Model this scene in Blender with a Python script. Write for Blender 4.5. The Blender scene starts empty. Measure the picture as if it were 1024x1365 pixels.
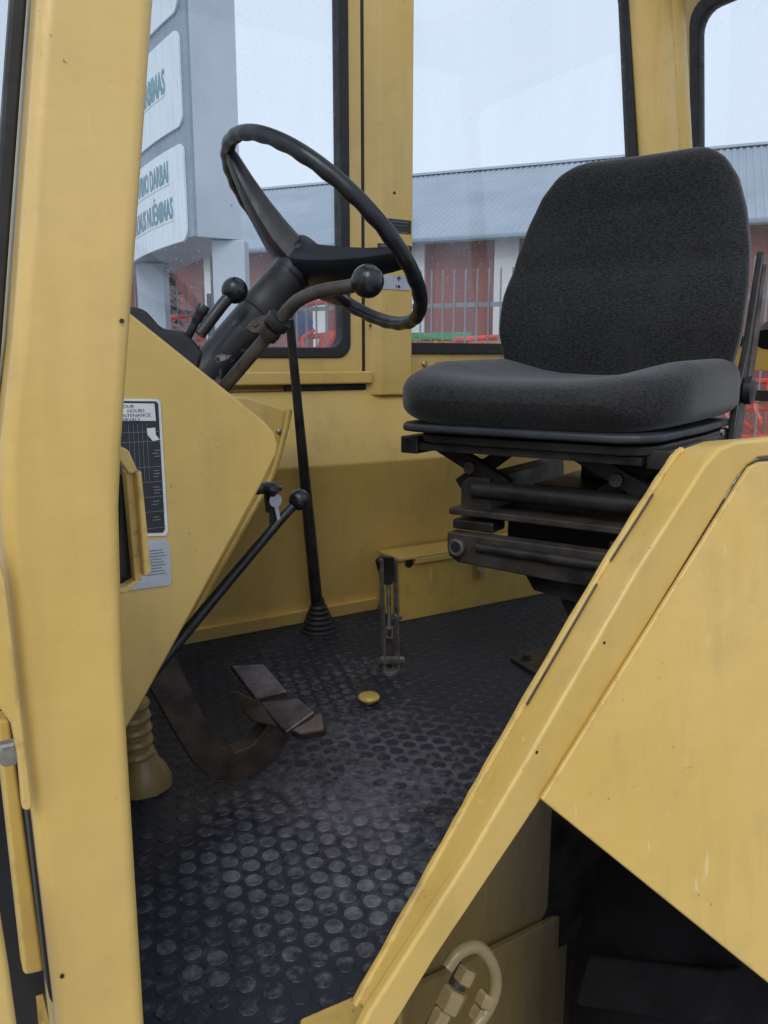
import bpy, bmesh, math, random
from mathutils import Vector, Matrix
R = math.radians
random.seed(7)
S = bpy.context.scene
COL = S.collection

# ------------------------------------------------------------------ camera, sky, sun, exposure
# World axes: +X towards the rear of the machine, +Y across the cab to its far side, ground at z = 0.
FPX, PITCH, YAW = 1065.0, R(10.75), R(31.2)
CAM = Vector((0, 0, 1.65))
cd = bpy.data.cameras.new('camera'); co = bpy.data.objects.new('camera', cd); COL.objects.link(co)
co.location = CAM; co.rotation_euler = (R(90) - PITCH, 0, -YAW)
cd.sensor_fit = 'VERTICAL'; cd.sensor_height = 24; cd.lens = 24 * FPX / 1365
cd.clip_start = 0.02; cd.clip_end = 2000
S.camera = co

SUN_EL, SUN_AZ = R(44), R(218)      # azimuth measured clockwise from +Y
w = bpy.data.worlds.new('World'); S.world = w; w.use_nodes = True
nt = w.node_tree; nt.nodes.clear()
sky = nt.nodes.new('ShaderNodeTexSky'); sky.sky_type = 'NISHITA'; sky.sun_disc = False
sky.sun_elevation = SUN_EL; sky.sun_rotation = SUN_AZ; sky.dust_density = 4; sky.air_density = 1.2
ov = nt.nodes.new('ShaderNodeRGB'); ov.outputs[0].default_value = (6.75, 7.7, 9.1, 1)      # even overcast
mx = nt.nodes.new('ShaderNodeMix'); mx.data_type = 'RGBA'; mx.inputs[0].default_value = 0.86
bg = nt.nodes.new('ShaderNodeBackground'); bg.inputs[1].default_value = 0.1
wo = nt.nodes.new('ShaderNodeOutputWorld')
nt.links.new(sky.outputs[0], mx.inputs[6]); nt.links.new(ov.outputs[0], mx.inputs[7])
nt.links.new(mx.outputs[2], bg.inputs[0]); nt.links.new(bg.outputs[0], wo.inputs[0])
sl = bpy.data.lights.new('sun', 'SUN'); so = bpy.data.objects.new('sun', sl); COL.objects.link(so)
sl.energy = 1.2; sl.angle = R(34); sl.color = (1.0, 0.97, 0.92)
sd = Vector((math.sin(SUN_AZ) * math.cos(SUN_EL), math.cos(SUN_AZ) * math.cos(SUN_EL), math.sin(SUN_EL)))
so.rotation_euler = sd.to_track_quat('Z', 'Y').to_euler(); so.location = sd * 30
S.view_settings.view_transform = 'Standard'; S.view_settings.look = 'None'
S.view_settings.exposure = 0.30; S.view_settings.gamma = 1.0
S.render.engine = 'CYCLES'

# ------------------------------------------------------------------ measuring helpers
FW = Vector((math.sin(YAW) * math.cos(PITCH), math.cos(YAW) * math.cos(PITCH), -math.sin(PITCH)))
RT = Vector((math.cos(YAW), -math.sin(YAW), 0)); UP = RT.cross(FW)
FH = Vector((math.sin(YAW), math.cos(YAW), 0))
def ray(x, y): return FW + RT * ((x - 512) / FPX) + UP * ((682.5 - y) / FPX)
def PX(x, y, X): r = ray(x, y); return CAM + r * (X / r.x)
def PY(x, y, Y): r = ray(x, y); return CAM + r * (Y / r.y)
def PZ(x, y, Z): r = ray(x, y); return CAM + r * ((Z - CAM.z) / r.z)
def PD(x, y, d): return CAM + ray(x, y) * d
def PH(x, y, d): r = ray(x, y); return CAM + r * (d / r.dot(FH))

# ------------------------------------------------------------------ mesh helpers
def join(*vf):
    V, F = [], []
    for v, f in vf:
        n = len(V); V += [Vector(a) for a in v]; F += [tuple(i + n for i in q) for q in f]
    return V, F
def prism(poly, vec):
    poly = [Vector(p) for p in poly]; vec = Vector(vec); n = len(poly)
    V = poly + [p + vec for p in poly]
    F = [tuple(range(n - 1, -1, -1)), tuple(range(n, 2 * n))] + [(i, (i + 1) % n, n + (i + 1) % n, n + i) for i in range(n)]
    return V, F
def ring_prism(outer, inner, vec):
    vec = Vector(vec); n = len(outer); A = [Vector(p) for p in outer]; B = [Vector(p) for p in inner]
    V = A + B + [p + vec for p in A] + [p + vec for p in B]; F = []
    for i in range(n):
        j = (i + 1) % n
        F += [(i, j, n + j, n + i), (2*n + i, 3*n + i, 3*n + j, 2*n + j), (i, 2*n + i, 2*n + j, j), (n + i, n + j, 3*n + j, 3*n + i)]
    return V, F
def rbox(lo, hi):
    x0, y0, z0 = lo; x1, y1, z1 = hi
    return prism([(x0, y0, z0), (x1, y0, z0), (x1, y1, z0), (x0, y1, z0)], (0, 0, z1 - z0))
def frame_of(d):
    d = d.normalized(); a = d.cross(Vector((0, 0, 1)))
    if a.length < 1e-3: a = d.cross(Vector((1, 0, 0)))
    a.normalize(); return a, a.cross(d).normalized()
def tube(path, r, n=12, closed=False, cap=True, sx=1.0, sy=1.0, side=None):
    P = [Vector(p) for p in path]; m = len(P); rr = r if isinstance(r, (list, tuple)) else [r] * m
    V, F = [], []; prev = None
    for i in range(m):
        if closed: t = P[(i + 1) % m] - P[i - 1]
        else: t = P[min(i + 1, m - 1)] - P[max(i - 1, 0)]
        t.normalize()
        if prev is None:
            a = (Vector(side) - t * t.dot(Vector(side))).normalized() if side is not None else frame_of(t)[0]
        else: a = (prev - t * prev.dot(t)).normalized()
        prev = a; b = t.cross(a)
        for k in range(n):
            th = 2 * math.pi * (k + .5) / n
            V.append(P[i] + (a * math.cos(th) * sx + b * math.sin(th) * sy) * rr[i])
    for i in range(m if closed else m - 1):
        for k in range(n):
            p, q = i * n, ((i + 1) % m) * n
            F.append((p + k, p + (k + 1) % n, q + (k + 1) % n, q + k))
    if cap and not closed: F += [tuple(range(n - 1, -1, -1)), tuple(range((m - 1) * n, m * n))]
    return V, F
def bar(path, wd, ht, side):          # rectangular section swept along a path, wd along 'side'
    V, F = tube(path, 1.0, 4, sx=wd / 2 * math.sqrt(2), sy=ht / 2 * math.sqrt(2), side=side); return V, F
def lathe(prof, org, axis, n=20):
    org = Vector(org); ax = Vector(axis).normalized(); a, b = frame_of(ax); V, F = [], []
    for r, h in prof:
        for k in range(n):
            th = 2 * math.pi * k / n
            V.append(org + ax * h + (a * math.cos(th) + b * math.sin(th)) * max(r, 1e-5))
    for i in range(len(prof) - 1):
        for k in range(n):
            F.append((i*n + k, i*n + (k+1) % n, (i+1)*n + (k+1) % n, (i+1)*n + k))
    F += [tuple(range(n - 1, -1, -1)), tuple(range((len(prof) - 1) * n, len(prof) * n))]
    return V, F
def ball(c, r, n=20, m=12): return lathe([(r * math.sin(math.pi * i / m), -r * math.cos(math.pi * i / m)) for i in range(m + 1)], c, (0, 0, 1), n)
def curve(pts, n=8):                   # Catmull-Rom through the points
    P = [Vector(p) for p in pts]; P = [P[0] * 2 - P[1]] + P + [P[-1] * 2 - P[-2]]; out = []
    for i in range(1, len(P) - 2):
        for k in range(n):
            t = k / n; a, b, c, d = P[i-1], P[i], P[i+1], P[i+2]
            out.append(.5 * ((2*b) + (c - a) * t + (2*a - 5*b + 4*c - d) * t*t + (3*b - a - 3*c + d) * t**3))
    out.append(P[-2]); return out
def rrect(x0, x1, z0, z1, r, y, n=6, lean=0.0):   # rounded rectangle in an XZ plane; lean = extra x per z
    pts = []
    for cx, cz, a0 in ((x1 - r, z1 - r, 0), (x0 + r, z1 - r, 90), (x0 + r, z0 + r, 180), (x1 - r, z0 + r, 270)):
        for k in range(n + 1):
            a = R(a0 + 90 * k / n); x, z = cx + r * math.cos(a), cz + r * math.sin(a)
            pts.append(Vector((x + lean * (z - z0) * (x - x0) / (x1 - x0), y, z)))
    return pts
def root_loc(o):
    while o.parent: o = o.parent
    return o.location
def mk(name, vf, mat, parent=None, smooth=False, bevel=0, seg=2, local=False, base=None):
    V, F = vf; off = Vector((0, 0, 0))
    if parent is not None and not local: off = Vector(root_loc(parent))
    if parent is None:
        xs = [v[0] for v in V]; ys = [v[1] for v in V]; zs = [v[2] for v in V]
        off = Vector(base) if base is not None else Vector(((min(xs) + max(xs)) / 2, (min(ys) + max(ys)) / 2, min(zs)))
    me = bpy.data.meshes.new(name); me.from_pydata([tuple(Vector(v) - off) for v in V], [], F); me.update()
    bm = bmesh.new(); bm.from_mesh(me); bmesh.ops.recalc_face_normals(bm, faces=bm.faces); bm.to_mesh(me); bm.free()
    if mat: me.materials.append(mat)
    if smooth or bevel:
        me.shade_smooth() if hasattr(me, 'shade_smooth') else None
        me.set_sharp_from_angle(angle=R(38))
    o = bpy.data.objects.new(name, me); COL.objects.link(o)
    if parent is not None: o.parent = parent
    else: o.location = off
    if bevel:
        b = o.modifiers.new('bevel', 'BEVEL'); b.width = bevel; b.segments = seg; b.limit_method = 'ANGLE'; b.angle_limit = R(35)
        b.harden_normals = True
    return o
def tag(o, label, cat, group=None, kind=None):
    if label: o['label'] = label
    if cat: o['category'] = cat
    if group: o['group'] = group
    if kind: o['kind'] = kind
    return o
def thing(name, loc, label, cat, rz=0, group=None):
    o = bpy.data.objects.new(name, None); COL.objects.link(o); o.empty_display_size = .05
    o.location = loc; o.rotation_euler = (0, 0, rz); return tag(o, label, cat, group)
def share(name, me, parent, loc, rot=(0, 0, 0)):
    o = bpy.data.objects.new(name, me); COL.objects.link(o); o.parent = parent; o.location = loc; o.rotation_euler = rot; return o
def text_vf(s, size, depth=0.0, bold=0.0):
    cu = bpy.data.curves.new('t', 'FONT'); cu.body = s; cu.size = size; cu.extrude = depth; cu.resolution_u = 2
    cu.align_x = 'RIGHT'; cu.offset = size * bold
    o = bpy.data.objects.new('t', cu); COL.objects.link(o)
    dg = bpy.context.evaluated_depsgraph_get(); me = bpy.data.meshes.new_from_object(o.evaluated_get(dg))
    V = [v.co.copy() for v in me.vertices]; F = [tuple(p.vertices) for p in me.polygons]
    bpy.data.objects.remove(o); bpy.data.curves.remove(cu); bpy.data.meshes.remove(me); return V, F

# ------------------------------------------------------------------ materials
class N:
    def __init__(s, name):
        s.m = bpy.data.materials.new(name); s.m.use_nodes = True; s.t = s.m.node_tree; s.t.nodes.clear()
        s.out = s.n('ShaderNodeOutputMaterial'); s.pos = s.n('ShaderNodeNewGeometry').outputs['Position']
    def n(s, k, **kw):
        o = s.t.nodes.new(k)
        for a, v in kw.items(): setattr(o, a, v)
        return o
    def l(s, a, b): s.t.links.new(a, b)
    def noise(s, scale, detail=4, rough=.55, co=None):
        o = s.n('ShaderNodeTexNoise'); o.inputs['Scale'].default_value = scale; o.inputs['Detail'].default_value = detail
        o.inputs['Roughness'].default_value = rough; s.l(co or s.pos, o.inputs['Vector']); return o.outputs['Fac']
    def ramp(s, fac, stops):
        o = s.n('ShaderNodeValToRGB'); e = o.color_ramp.elements
        while len(e) < len(stops): e.new(.5)
        for q, (p, c) in zip(e, stops):
            q.position = p; q.color = (c, c, c, 1) if isinstance(c, (int, float)) else (*c, 1)
        s.l(fac, o.inputs[0]); return o.outputs[0]
    def mix(s, fac, a, b, mode='MIX'):
        o = s.n('ShaderNodeMix', data_type='RGBA', blend_type=mode)
        for i, v in ((0, fac), (6, a), (7, b)):
            if isinstance(v, (int, float)): o.inputs[i].default_value = v
            elif isinstance(v, tuple): o.inputs[i].default_value = (*v, 1)
            else: s.l(v, o.inputs[i])
        return o.outputs[2]
    def math(s, op, a, b=0.0):
        o = s.n('ShaderNodeMath', operation=op)
        for i, v in ((0, a), (1, b)):
            if isinstance(v, (int, float)): o.inputs[i].default_value = v
            else: s.l(v, o.inputs[i])
        return o.outputs[0]
    def bsdf(s, col, rough, metal=0.0, bump=None, bstr=.2, bdist=.002, spec=.5):
        b = s.n('ShaderNodeBsdfPrincipled')
        for i, v in (('Base Color', col), ('Roughness', rough), ('Metallic', metal), ('Specular IOR Level', spec)):
            if isinstance(v, tuple): b.inputs[i].default_value = (*v, 1)
            elif isinstance(v, (int, float)): b.inputs[i].default_value = v
            else: s.l(v, b.inputs[i])
        if bump is not None:
            k = s.n('ShaderNodeBump'); k.inputs['Strength'].default_value = bstr; k.inputs['Distance'].default_value = bdist
            s.l(bump, k.inputs['Height']); s.l(k.outputs[0], b.inputs['Normal'])
        s.l(b.outputs[0], s.out.inputs[0]); return b
def plain(name, col, rough=.5, metal=0.0, var=.25, scale=30, bstr=.15, spec=.5):
    m = N(name); f = m.noise(scale, 5); lo = tuple(c * (1 - var) for c in col); hi = tuple(min(1, c * (1 + var)) for c in col)
    c = m.ramp(f, [(.3, lo), (.7, hi)]); rr = m.ramp(m.noise(scale * .6, 3), [(.3, max(.05, rough - .1)), (.7, min(1, rough + .12))])
    m.bsdf(c, rr, metal, m.noise(scale * 4, 3), bstr, .001, spec); return m.m
def yellow_paint(name, col, chips=True, dirt=.16):
    m = N(name)
    big = m.noise(2.6, 4); mid = m.noise(14, 5, .6); fine = m.noise(150, 4, .65)
    c = m.mix(m.ramp(big, [(.35, 0.0), (.65, 1.0)]), (col[0] * .94, col[1] * .92, col[2] * .8), (col[0] * 1.04, col[1] * 1.06, col[2] * 1.3))
    mp = m.n('ShaderNodeMapping'); mp.inputs['Scale'].default_value = (30, 30, 2.2); m.l(m.pos, mp.inputs[0])
    streak = m.noise(1.0, 4, .6, mp.outputs[0])                                  # rain runs and brush marks
    c = m.mix(m.math('MULTIPLY', m.ramp(streak, [(.52, 0.0), (.75, 1.0)]), .30), c, (.36, .24, .085))
    c = m.mix(m.math('MULTIPLY', m.ramp(mid, [(.5, 0.0), (.74, 1.0)]), dirt), c, (.24, .17, .075))
    mp2 = m.n('ShaderNodeMapping'); mp2.inputs['Scale'].default_value = (70, 70, 5); mp2.inputs['Rotation'].default_value = (R(20), R(35), 0); m.l(m.pos, mp2.inputs[0])
    scr = m.math('MULTIPLY', m.ramp(m.noise(1.6, 2, .5, mp2.outputs[0]), [(.70, 0.0), (.73, 1.0)]), m.ramp(m.noise(5, 2), [(.5, 0.0), (.62, 1.0)]))
    c = m.mix(m.math('MULTIPLY', scr, .4), c, (.72, .60, .34))                    # light rub marks
    if chips:
        spots = m.math('MULTIPLY', m.ramp(fine, [(.67, 0.0), (.70, 1.0)]), m.ramp(mid, [(.47, 0.0), (.57, 1.0)]))
        bv = m.n('ShaderNodeBevel', samples=4); bv.inputs['Radius'].default_value = .006
        geo = m.n('ShaderNodeNewGeometry'); dt = m.n('ShaderNodeVectorMath', operation='DOT_PRODUCT')
        m.l(bv.outputs[0], dt.inputs[0]); m.l(geo.outputs['Normal'], dt.inputs[1])
        edge = m.ramp(dt.outputs['Value'], [(.84, 1.0), (.97, 0.0)])
        e = m.math('MULTIPLY', edge, m.ramp(m.noise(38, 5, .7), [(.52, 0.0), (.60, 1.0)]))
        pale = m.math('MULTIPLY', edge, m.ramp(m.noise(22, 4), [(.4, 0.0), (.7, 1.0)]))
        c = m.mix(m.math('MULTIPLY', pale, .35), c, (.74, .62, .36))
        c = m.mix(m.math('MULTIPLY', spots, .7), c, (.10, .06, .035))
        c = m.mix(m.math('MULTIPLY', e, .75), c, (.13, .085, .05))
    h = m.math('ADD', m.math('MULTIPLY', m.noise(45, 2), .6), m.math('MULTIPLY', m.noise(8, 2), 2.2))
    h = m.math('ADD', h, m.math('MULTIPLY', m.ramp(m.noise(28, 1), [(.74, 0.0), (.82, 1.0)]), -.35))
    bs = m.bsdf(c, m.ramp(mid, [(.3, .30), (.75, .52)]), 0.0, h, .45, .003, .5)
    bs.inputs['Coat Weight'].default_value = .2; bs.inputs['Coat Roughness'].default_value = .32; return m.m
YEL = (.585, .393, .106)
M = {}
M['yellow'] = yellow_paint('yellow_paint', YEL)
M['yellow_dull'] = yellow_paint('yellow_paint_worn_shaded', (.54, .36, .078), True, .5)  # worn paint; on the toolbox body it also stands in for shade
M['yellow_shaded'] = yellow_paint('shaded_arch_paint', (.24, .165, .05), True, .8)  # darker yellow carries the wheel arch shade, with heavy dirt mottling
M['yellow_hose'] = yellow_paint('painted_fitting', (.21, .16, .08), True, .6)
M['yellow_old'] = yellow_paint('old_painted_rubber', (.34, .235, .085), True, .7)
M['tyre'] = plain('tyre_rubber', (.0042, .0042, .005), .85, var=.4, scale=25, bstr=.4, spec=.15)
M['black'] = plain('black_plastic', (.012, .013, .016), .38, var=.3, scale=60)
M['tray'] = plain('blue_grey_plastic_trim', (.028, .034, .042), .5, var=.2, scale=40)
M['ball'] = plain('black_knob', (.010, .011, .014), .25, var=.2, scale=40, bstr=.03)
M['wheel'] = plain('wheel_plastic', (.0075, .009, .0135), .38, var=.25, scale=50, bstr=.08)
M['rubber'] = plain('black_rubber', (.012, .012, .013), .6, var=.3, scale=80)
M['steel_dark'] = plain('oily_dark_steel', (.024, .0225, .0225), .45, .3, .75, 18, .5)
M['rust'] = plain('brown_worn_steel', (.052, .038, .030), .5, .4, .5, 40, .35)
M['steel'] = plain('bare_steel', (.34, .33, .31), .38, .85, .3, 60, .15)
M['rust_dark'] = plain('dusty_rusty_frame', (.036, .030, .026), .55, .2, .75, 16, .6)
M['pad'] = plain('polished_worn_pad', (.085, .068, .070), .36, .5, .75, 22, .8)
M['rod'] = plain('worn_grey_rod', (.085, .073, .066), .45, .45, .5, 30, .3)
M['brass'] = plain('dusty_brass_latch', (.42, .36, .22), .45, .7, .3, 60)
M['white'] = plain('white_print', (.62, .64, .66), .5, var=.1)
M['silver'] = plain('silver_label', (.42, .45, .50), .4, .3, .12, 40)
M['ink'] = plain('black_print', (.014, .015, .018), .4, var=.15)
M['galv'] = plain('galvanised', (.17, .185, .21), .5, .3, .15, 8, .05)
M['signblue'] = plain('sign_blue_grey', (.17, .23, .30), .45, 0, .12, 3, .05)
M['signpost'] = plain('sign_pale_grey', (.33, .385, .46), .5, 0, .1, 2, .05)
M['teal'] = plain('teal_letters', (.09, .235, .30), .5, 0, .15, 5, .02)
M['trim'] = plain('white_plaster', (.50, .52, .53), .7, 0, .08, 3, .1)
M['red_m'] = plain('red_machine_paint', (.50, .05, .03), .45, 0, .3, 6, .1)
M['orange_m'] = plain('orange_machine_paint', (.60, .20, .04), .45, 0, .25, 6, .1)
M['green_m'] = plain('green_machine_paint', (.05, .24, .09), .45, 0, .25, 6, .1)
M['blue_m'] = plain('blue_machine_paint', (.035, .07, .17), .45, 0, .25, 6, .1)
M['bark'] = plain('bark', (.06, .045, .035), .8, 0, .3, 20, .5)
M['leaf'] = plain('needles', (.025, .05, .03), .7, 0, .45, 12, .1)
M['gravel'] = plain('wet_gravel', (.32, .31, .295), .6, 0, .25, 3, .5)

def fabric():
    m = N('grey_seat_fabric'); tc = m.n('ShaderNodeTexCoord').outputs['Object']
    mp = m.n('ShaderNodeMapping'); mp.inputs['Rotation'].default_value = (R(35), R(35), R(35)); mp.inputs['Scale'].default_value = (1, 1, 2.2); m.l(tc, mp.inputs[0])
    w1 = m.noise(165, 2, .5, mp.outputs[0]); w2 = m.noise(420, 2, .6, tc)
    n = m.noise(6, 4, .6); h = m.math('ADD', w1, m.math('MULTIPLY', w2, .5))
    c = m.mix(m.ramp(w1, [(.35, 0.0), (.68, 1.0)]), (.0085, .0088, .0100), (.031, .0305, .032))
    c = m.mix(m.math('MULTIPLY', m.ramp(n, [(.45, 0.0), (.72, 1.0)]), .45), c, (.034, .033, .034))
    lint = m.ramp(m.noise(170, 3, .7), [(.71, 0.0), (.74, 1.0)])
    c = m.mix(m.math('MULTIPLY', lint, .45), c, (.16, .15, .145))
    bs = m.bsdf(c, .92, 0, h, .8, .0012, .2)
    bs.inputs['Sheen Weight'].default_value = .25; bs.inputs['Sheen Roughness'].default_value = .4
    return m.m
M['fabric'] = fabric()

def mat_rubber(name, stud):
    m = N(name)
    def patch(c, r0, r1):
        d = m.n('ShaderNodeVectorMath', operation='DISTANCE'); m.l(m.pos, d.inputs[0]); d.inputs[1].default_value = c
        return m.ramp(d.outputs['Value'], [(r0, 1.0), (r1, 0.0)])
    wear = m.noise(6, 6, .65); speck = m.noise(75, 6, .72)
    if stud: pt = m.math('MAXIMUM', patch((.40, .80, 1.05), .06, .30), m.math('MULTIPLY', patch((.62, 1.25, 1.05), .05, .25), .8))
    else: pt = patch((.56, .92, 1.05), .05, .34)
    k = m.math('ADD', m.math('MULTIPLY', wear, .75), m.math('MULTIPLY', pt, .34))
    if stud: k = m.math('ADD', k, m.math('MULTIPLY', m.math('SUBTRACT', m.n('ShaderNodeObjectInfo').outputs['Random'], .5), .17))
    k = m.ramp(m.math('ADD', k, m.math('MULTIPLY', m.math('SUBTRACT', speck, .5), 1.3)), [(.43, 0.0), (.95, 1.0)])
    hi = (.165, .16, .185) if stud else (.115, .11, .13)
    c = m.mix(k, (.0095, .0130, .0225), hi)
    sp = m.ramp(m.noise(190, 3, .7), [(.745, 0.0), (.765, 1.0)])
    c = m.mix(m.math('MULTIPLY', sp, .6), c, (.3, .27, .2))
    m.bsdf(c, m.ramp(wear, [(.3, .42), (.7, .68)]), 0, m.math('ADD', speck, m.noise(20, 3)), .5, .002, .5); return m.m
M['mat'] = mat_rubber('rubber_mat', False); M['stud'] = mat_rubber('rubber_stud', True)

def glass(name, drops=.45, tint=(.975, .985, .99)):
    m = N(name)
    tr = m.n('ShaderNodeBsdfTransparent'); tr.inputs[0].default_value = (*tint, 1)
    gl = m.n('ShaderNodeBsdfGlossy'); gl.inputs['Roughness'].default_value = .02
    lw = m.n('ShaderNodeLayerWeight'); fr = m.math('ADD', .03, m.math('MULTIPLY', m.math('POWER', lw.outputs['Facing'], 5.0), .9))
    a = m.n('ShaderNodeMixShader'); m.l(fr, a.inputs[0]); m.l(tr.outputs[0], a.inputs[1]); m.l(gl.outputs[0], a.inputs[2])
    vo = m.n('ShaderNodeTexVoronoi'); vo.inputs['Scale'].default_value = 170; m.l(m.pos, vo.inputs['Vector'])
    sx = m.n('ShaderNodeSeparateColor'); m.l(vo.outputs['Color'], sx.inputs[0])
    rad = m.math('MULTIPLY', m.ramp(sx.outputs[0], [(.72, 0.0), (1.0, 1.0)]), .30)
    d = m.math('LESS_THAN', vo.outputs['Distance'], rad)
    mp = m.n('ShaderNodeMapping'); mp.inputs['Scale'].default_value = (9, 9, 1.3); m.l(m.pos, mp.inputs[0])
    film = m.math('MULTIPLY', m.ramp(m.noise(1.0, 4, .6, mp.outputs[0]), [(.35, 0.0), (.75, 1.0)]), .06)
    dm = m.math('MAXIMUM', film, m.math('MULTIPLY', d, .62 * drops))
    tl = m.n('ShaderNodeBsdfTranslucent'); tl.inputs[0].default_value = (.85, .88, .92, 1)
    df = m.n('ShaderNodeBsdfDiffuse'); df.inputs[0].default_value = (.8, .84, .9, 1)
    dd = m.n('ShaderNodeMixShader'); dd.inputs[0].default_value = .4; m.l(tl.outputs[0], dd.inputs[1]); m.l(df.outputs[0], dd.inputs[2])
    b = m.n('ShaderNodeMixShader'); m.l(dm, b.inputs[0]); m.l(a.outputs[0], b.inputs[1]); m.l(dd.outputs[0], b.inputs[2])
    m.l(b.outputs[0], m.out.inputs[0]); return m.m
M['glass'] = glass('rainy_glass'); M['glass_front'] = glass('rainy_windscreen', .8, (.93, .955, .975))

def striped(name, c0, c1, ax, scale, rough=.6):
    m = N(name); mp = m.n('ShaderNodeMapping'); mp.inputs['Rotation'].default_value = (0, 0, ax); m.l(m.pos, mp.inputs[0])
    o = m.n('ShaderNodeTexWave', wave_profile='SAW'); o.inputs['Scale'].default_value = scale; o.inputs['Distortion'].default_value = 0; m.l(mp.outputs[0], o.inputs[0])
    c = m.mix(o.outputs['Fac'], c0, c1)
    c = m.mix(m.math('MULTIPLY', m.ramp(m.noise(.7, 5), [(.4, 0.0), (.7, 1.0)]), .4), c, tuple(x * .7 for x in c0))
    m.bsdf(c, rough, 0, o.outputs['Fac'], .4, .02); return m.m

# ------------------------------------------------------------------ ground
gs = 400
tag(mk('ground', ([(-gs, -gs, 0), (gs, -gs, 0), (gs, gs, 0), (-gs, gs, 0)], [(0, 1, 2, 3)]), M['gravel']), None, None, kind='structure')

# ------------------------------------------------------------------ barn behind the yard
BD = Vector((-.6, .8, 0)); BN = Vector((.8, .6, 0))       # along the barn, into the barn
B0 = PH(552, 480, 19.3); B0.z = 0
EAVE, RIDGE, BL, BR = 4.42, 7.12, 34.0, 13.0
def bp(s, d, z): return B0 + BD * s + BN * d + Vector((0, 0, z))
def at_wall(px, d=0.0):                                   # place along the barn wall hit by a sight line
    r = ray(px, 480.3); r.z = 0
    o = CAM + Vector((0, 0, 0)); n = BN
    t = (B0 + BN * d - o).dot(n) / r.dot(n); return (o + r * t - B0).dot(BD)
M['redwall'] = striped('red_boards', (.215, .062, .052), (.145, .042, .038), math.atan2(.8, -.6), 1.1)
barn = thing('barn', bp(0, 6, 0), 'long red board barn with white pilasters and grey ribbed metal roof', 'barn')
mk('wall', join(prism([bp(-BR, 0, 0), bp(BL, 0, 0), bp(BL, .3, 0), bp(-BR, .3, 0)], (0, 0, EAVE - .02)),
                prism([bp(-BR, .31, 0), bp(-BR, 12, 0), bp(-BR, 12, EAVE), bp(-BR, 6, RIDGE - .1), bp(-BR, .31, EAVE)], BD * .3),
                prism([bp(BL - .3, .31, 0), bp(BL - .3, 12, 0), bp(BL - .3, 12, EAVE), bp(BL - .3, 6, RIDGE - .1), bp(BL - .3, .31, EAVE)], BD * .3)),
   M['redwall'], barn)
M['roofmetal'] = plain('roof_metal', (.25, .305, .37), .45, .2, .12, .6, .05)
V, F = [], []; RS = .04; nr = int((BL + BR + 1) / RS)
for i in range(nr + 1):                                   # ribbed sheet, real folds
    s = -BR - .5 + i * RS; h = .03 if i % 4 in (1, 2) else 0
    V += [bp(s, -.45, EAVE - .1 + h), bp(s, 6, RIDGE + h), bp(s, 12.45, EAVE - .1 + h)]
for i in range(nr):
    a = i * 3; F += [(a, a + 3, a + 4, a + 1), (a + 1, a + 4, a + 5, a + 2)]
roof = mk('roof', (V, F), M['roofmetal'], barn)
mk('gutter', tube([bp(-BR - .5, -.5, EAVE - .14), bp(BL + .5, -.5, EAVE - .14)], .07, 8), M['signblue'], roof)
mk('ridge_cap', prism([bp(-BR - .5, 5.8, RIDGE - .02), bp(-BR - .5, 6, RIDGE + .09), bp(-BR - .5, 6.2, RIDGE - .02)], BD * (BL + BR + 1)), M['roofmetal'], roof)
for a, b in ((657, 688), (548, 566), (420, 438), (279, 287), (790, 815), (150, 175)):
    s0, s1 = at_wall(b), at_wall(a)
    mk('pilaster', prism([bp(s0, -.08, 0), bp(s1, -.08, 0), bp(s1, 0, 0), bp(s0, 0, 0)], (0, 0, EAVE - .1)), M['trim'], barn)

# ------------------------------------------------------------------ yard fence
FD = 9.6
F0 = PH(552, 480, FD); F0.z = 0
def fp(s, z=0.0, d=0.0): return F0 + BD * s + BN * d + Vector((0, 0, z))
FA, FB = -4.4, 12.5
fence = thing('steel_fence', fp(0), 'galvanised steel bar fence between the yard and the red barn', 'fence')
for z in (2.27, .35):
    mk('rail', prism([fp(FA, z - .025), fp(FB, z - .025), fp(FB, z - .025, .04), fp(FA, z - .025, .04)], (0, 0, .05)), M['galv'], fence)
me = bpy.data.meshes.new('fence_bar'); v, f = rbox((-.009, -.009, .1), (.009, .009, 2.66)); me.from_pydata([tuple(Vector(q)) for q in v], [], f); me.materials.append(M['galv'])
ang = math.atan2(BD.y, BD.x); k = FA
while k < FB:
    share('fence_bar', me, fence, (fp(k, 0, -.015) - fp(0)), (0, 0, ang)); k += .135
pm = bpy.data.meshes.new('post'); v, f = rbox((-.035, -.03, 0), (.035, .03, 2.5)); pm.from_pydata([tuple(Vector(q)) for q in v], [], f); pm.materials.append(M['galv'])
for k in range(8): share('post', pm, fence, fp(FA + .05 + 2.4 * k, 0, .075) - fp(0), (0, 0, ang))

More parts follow.
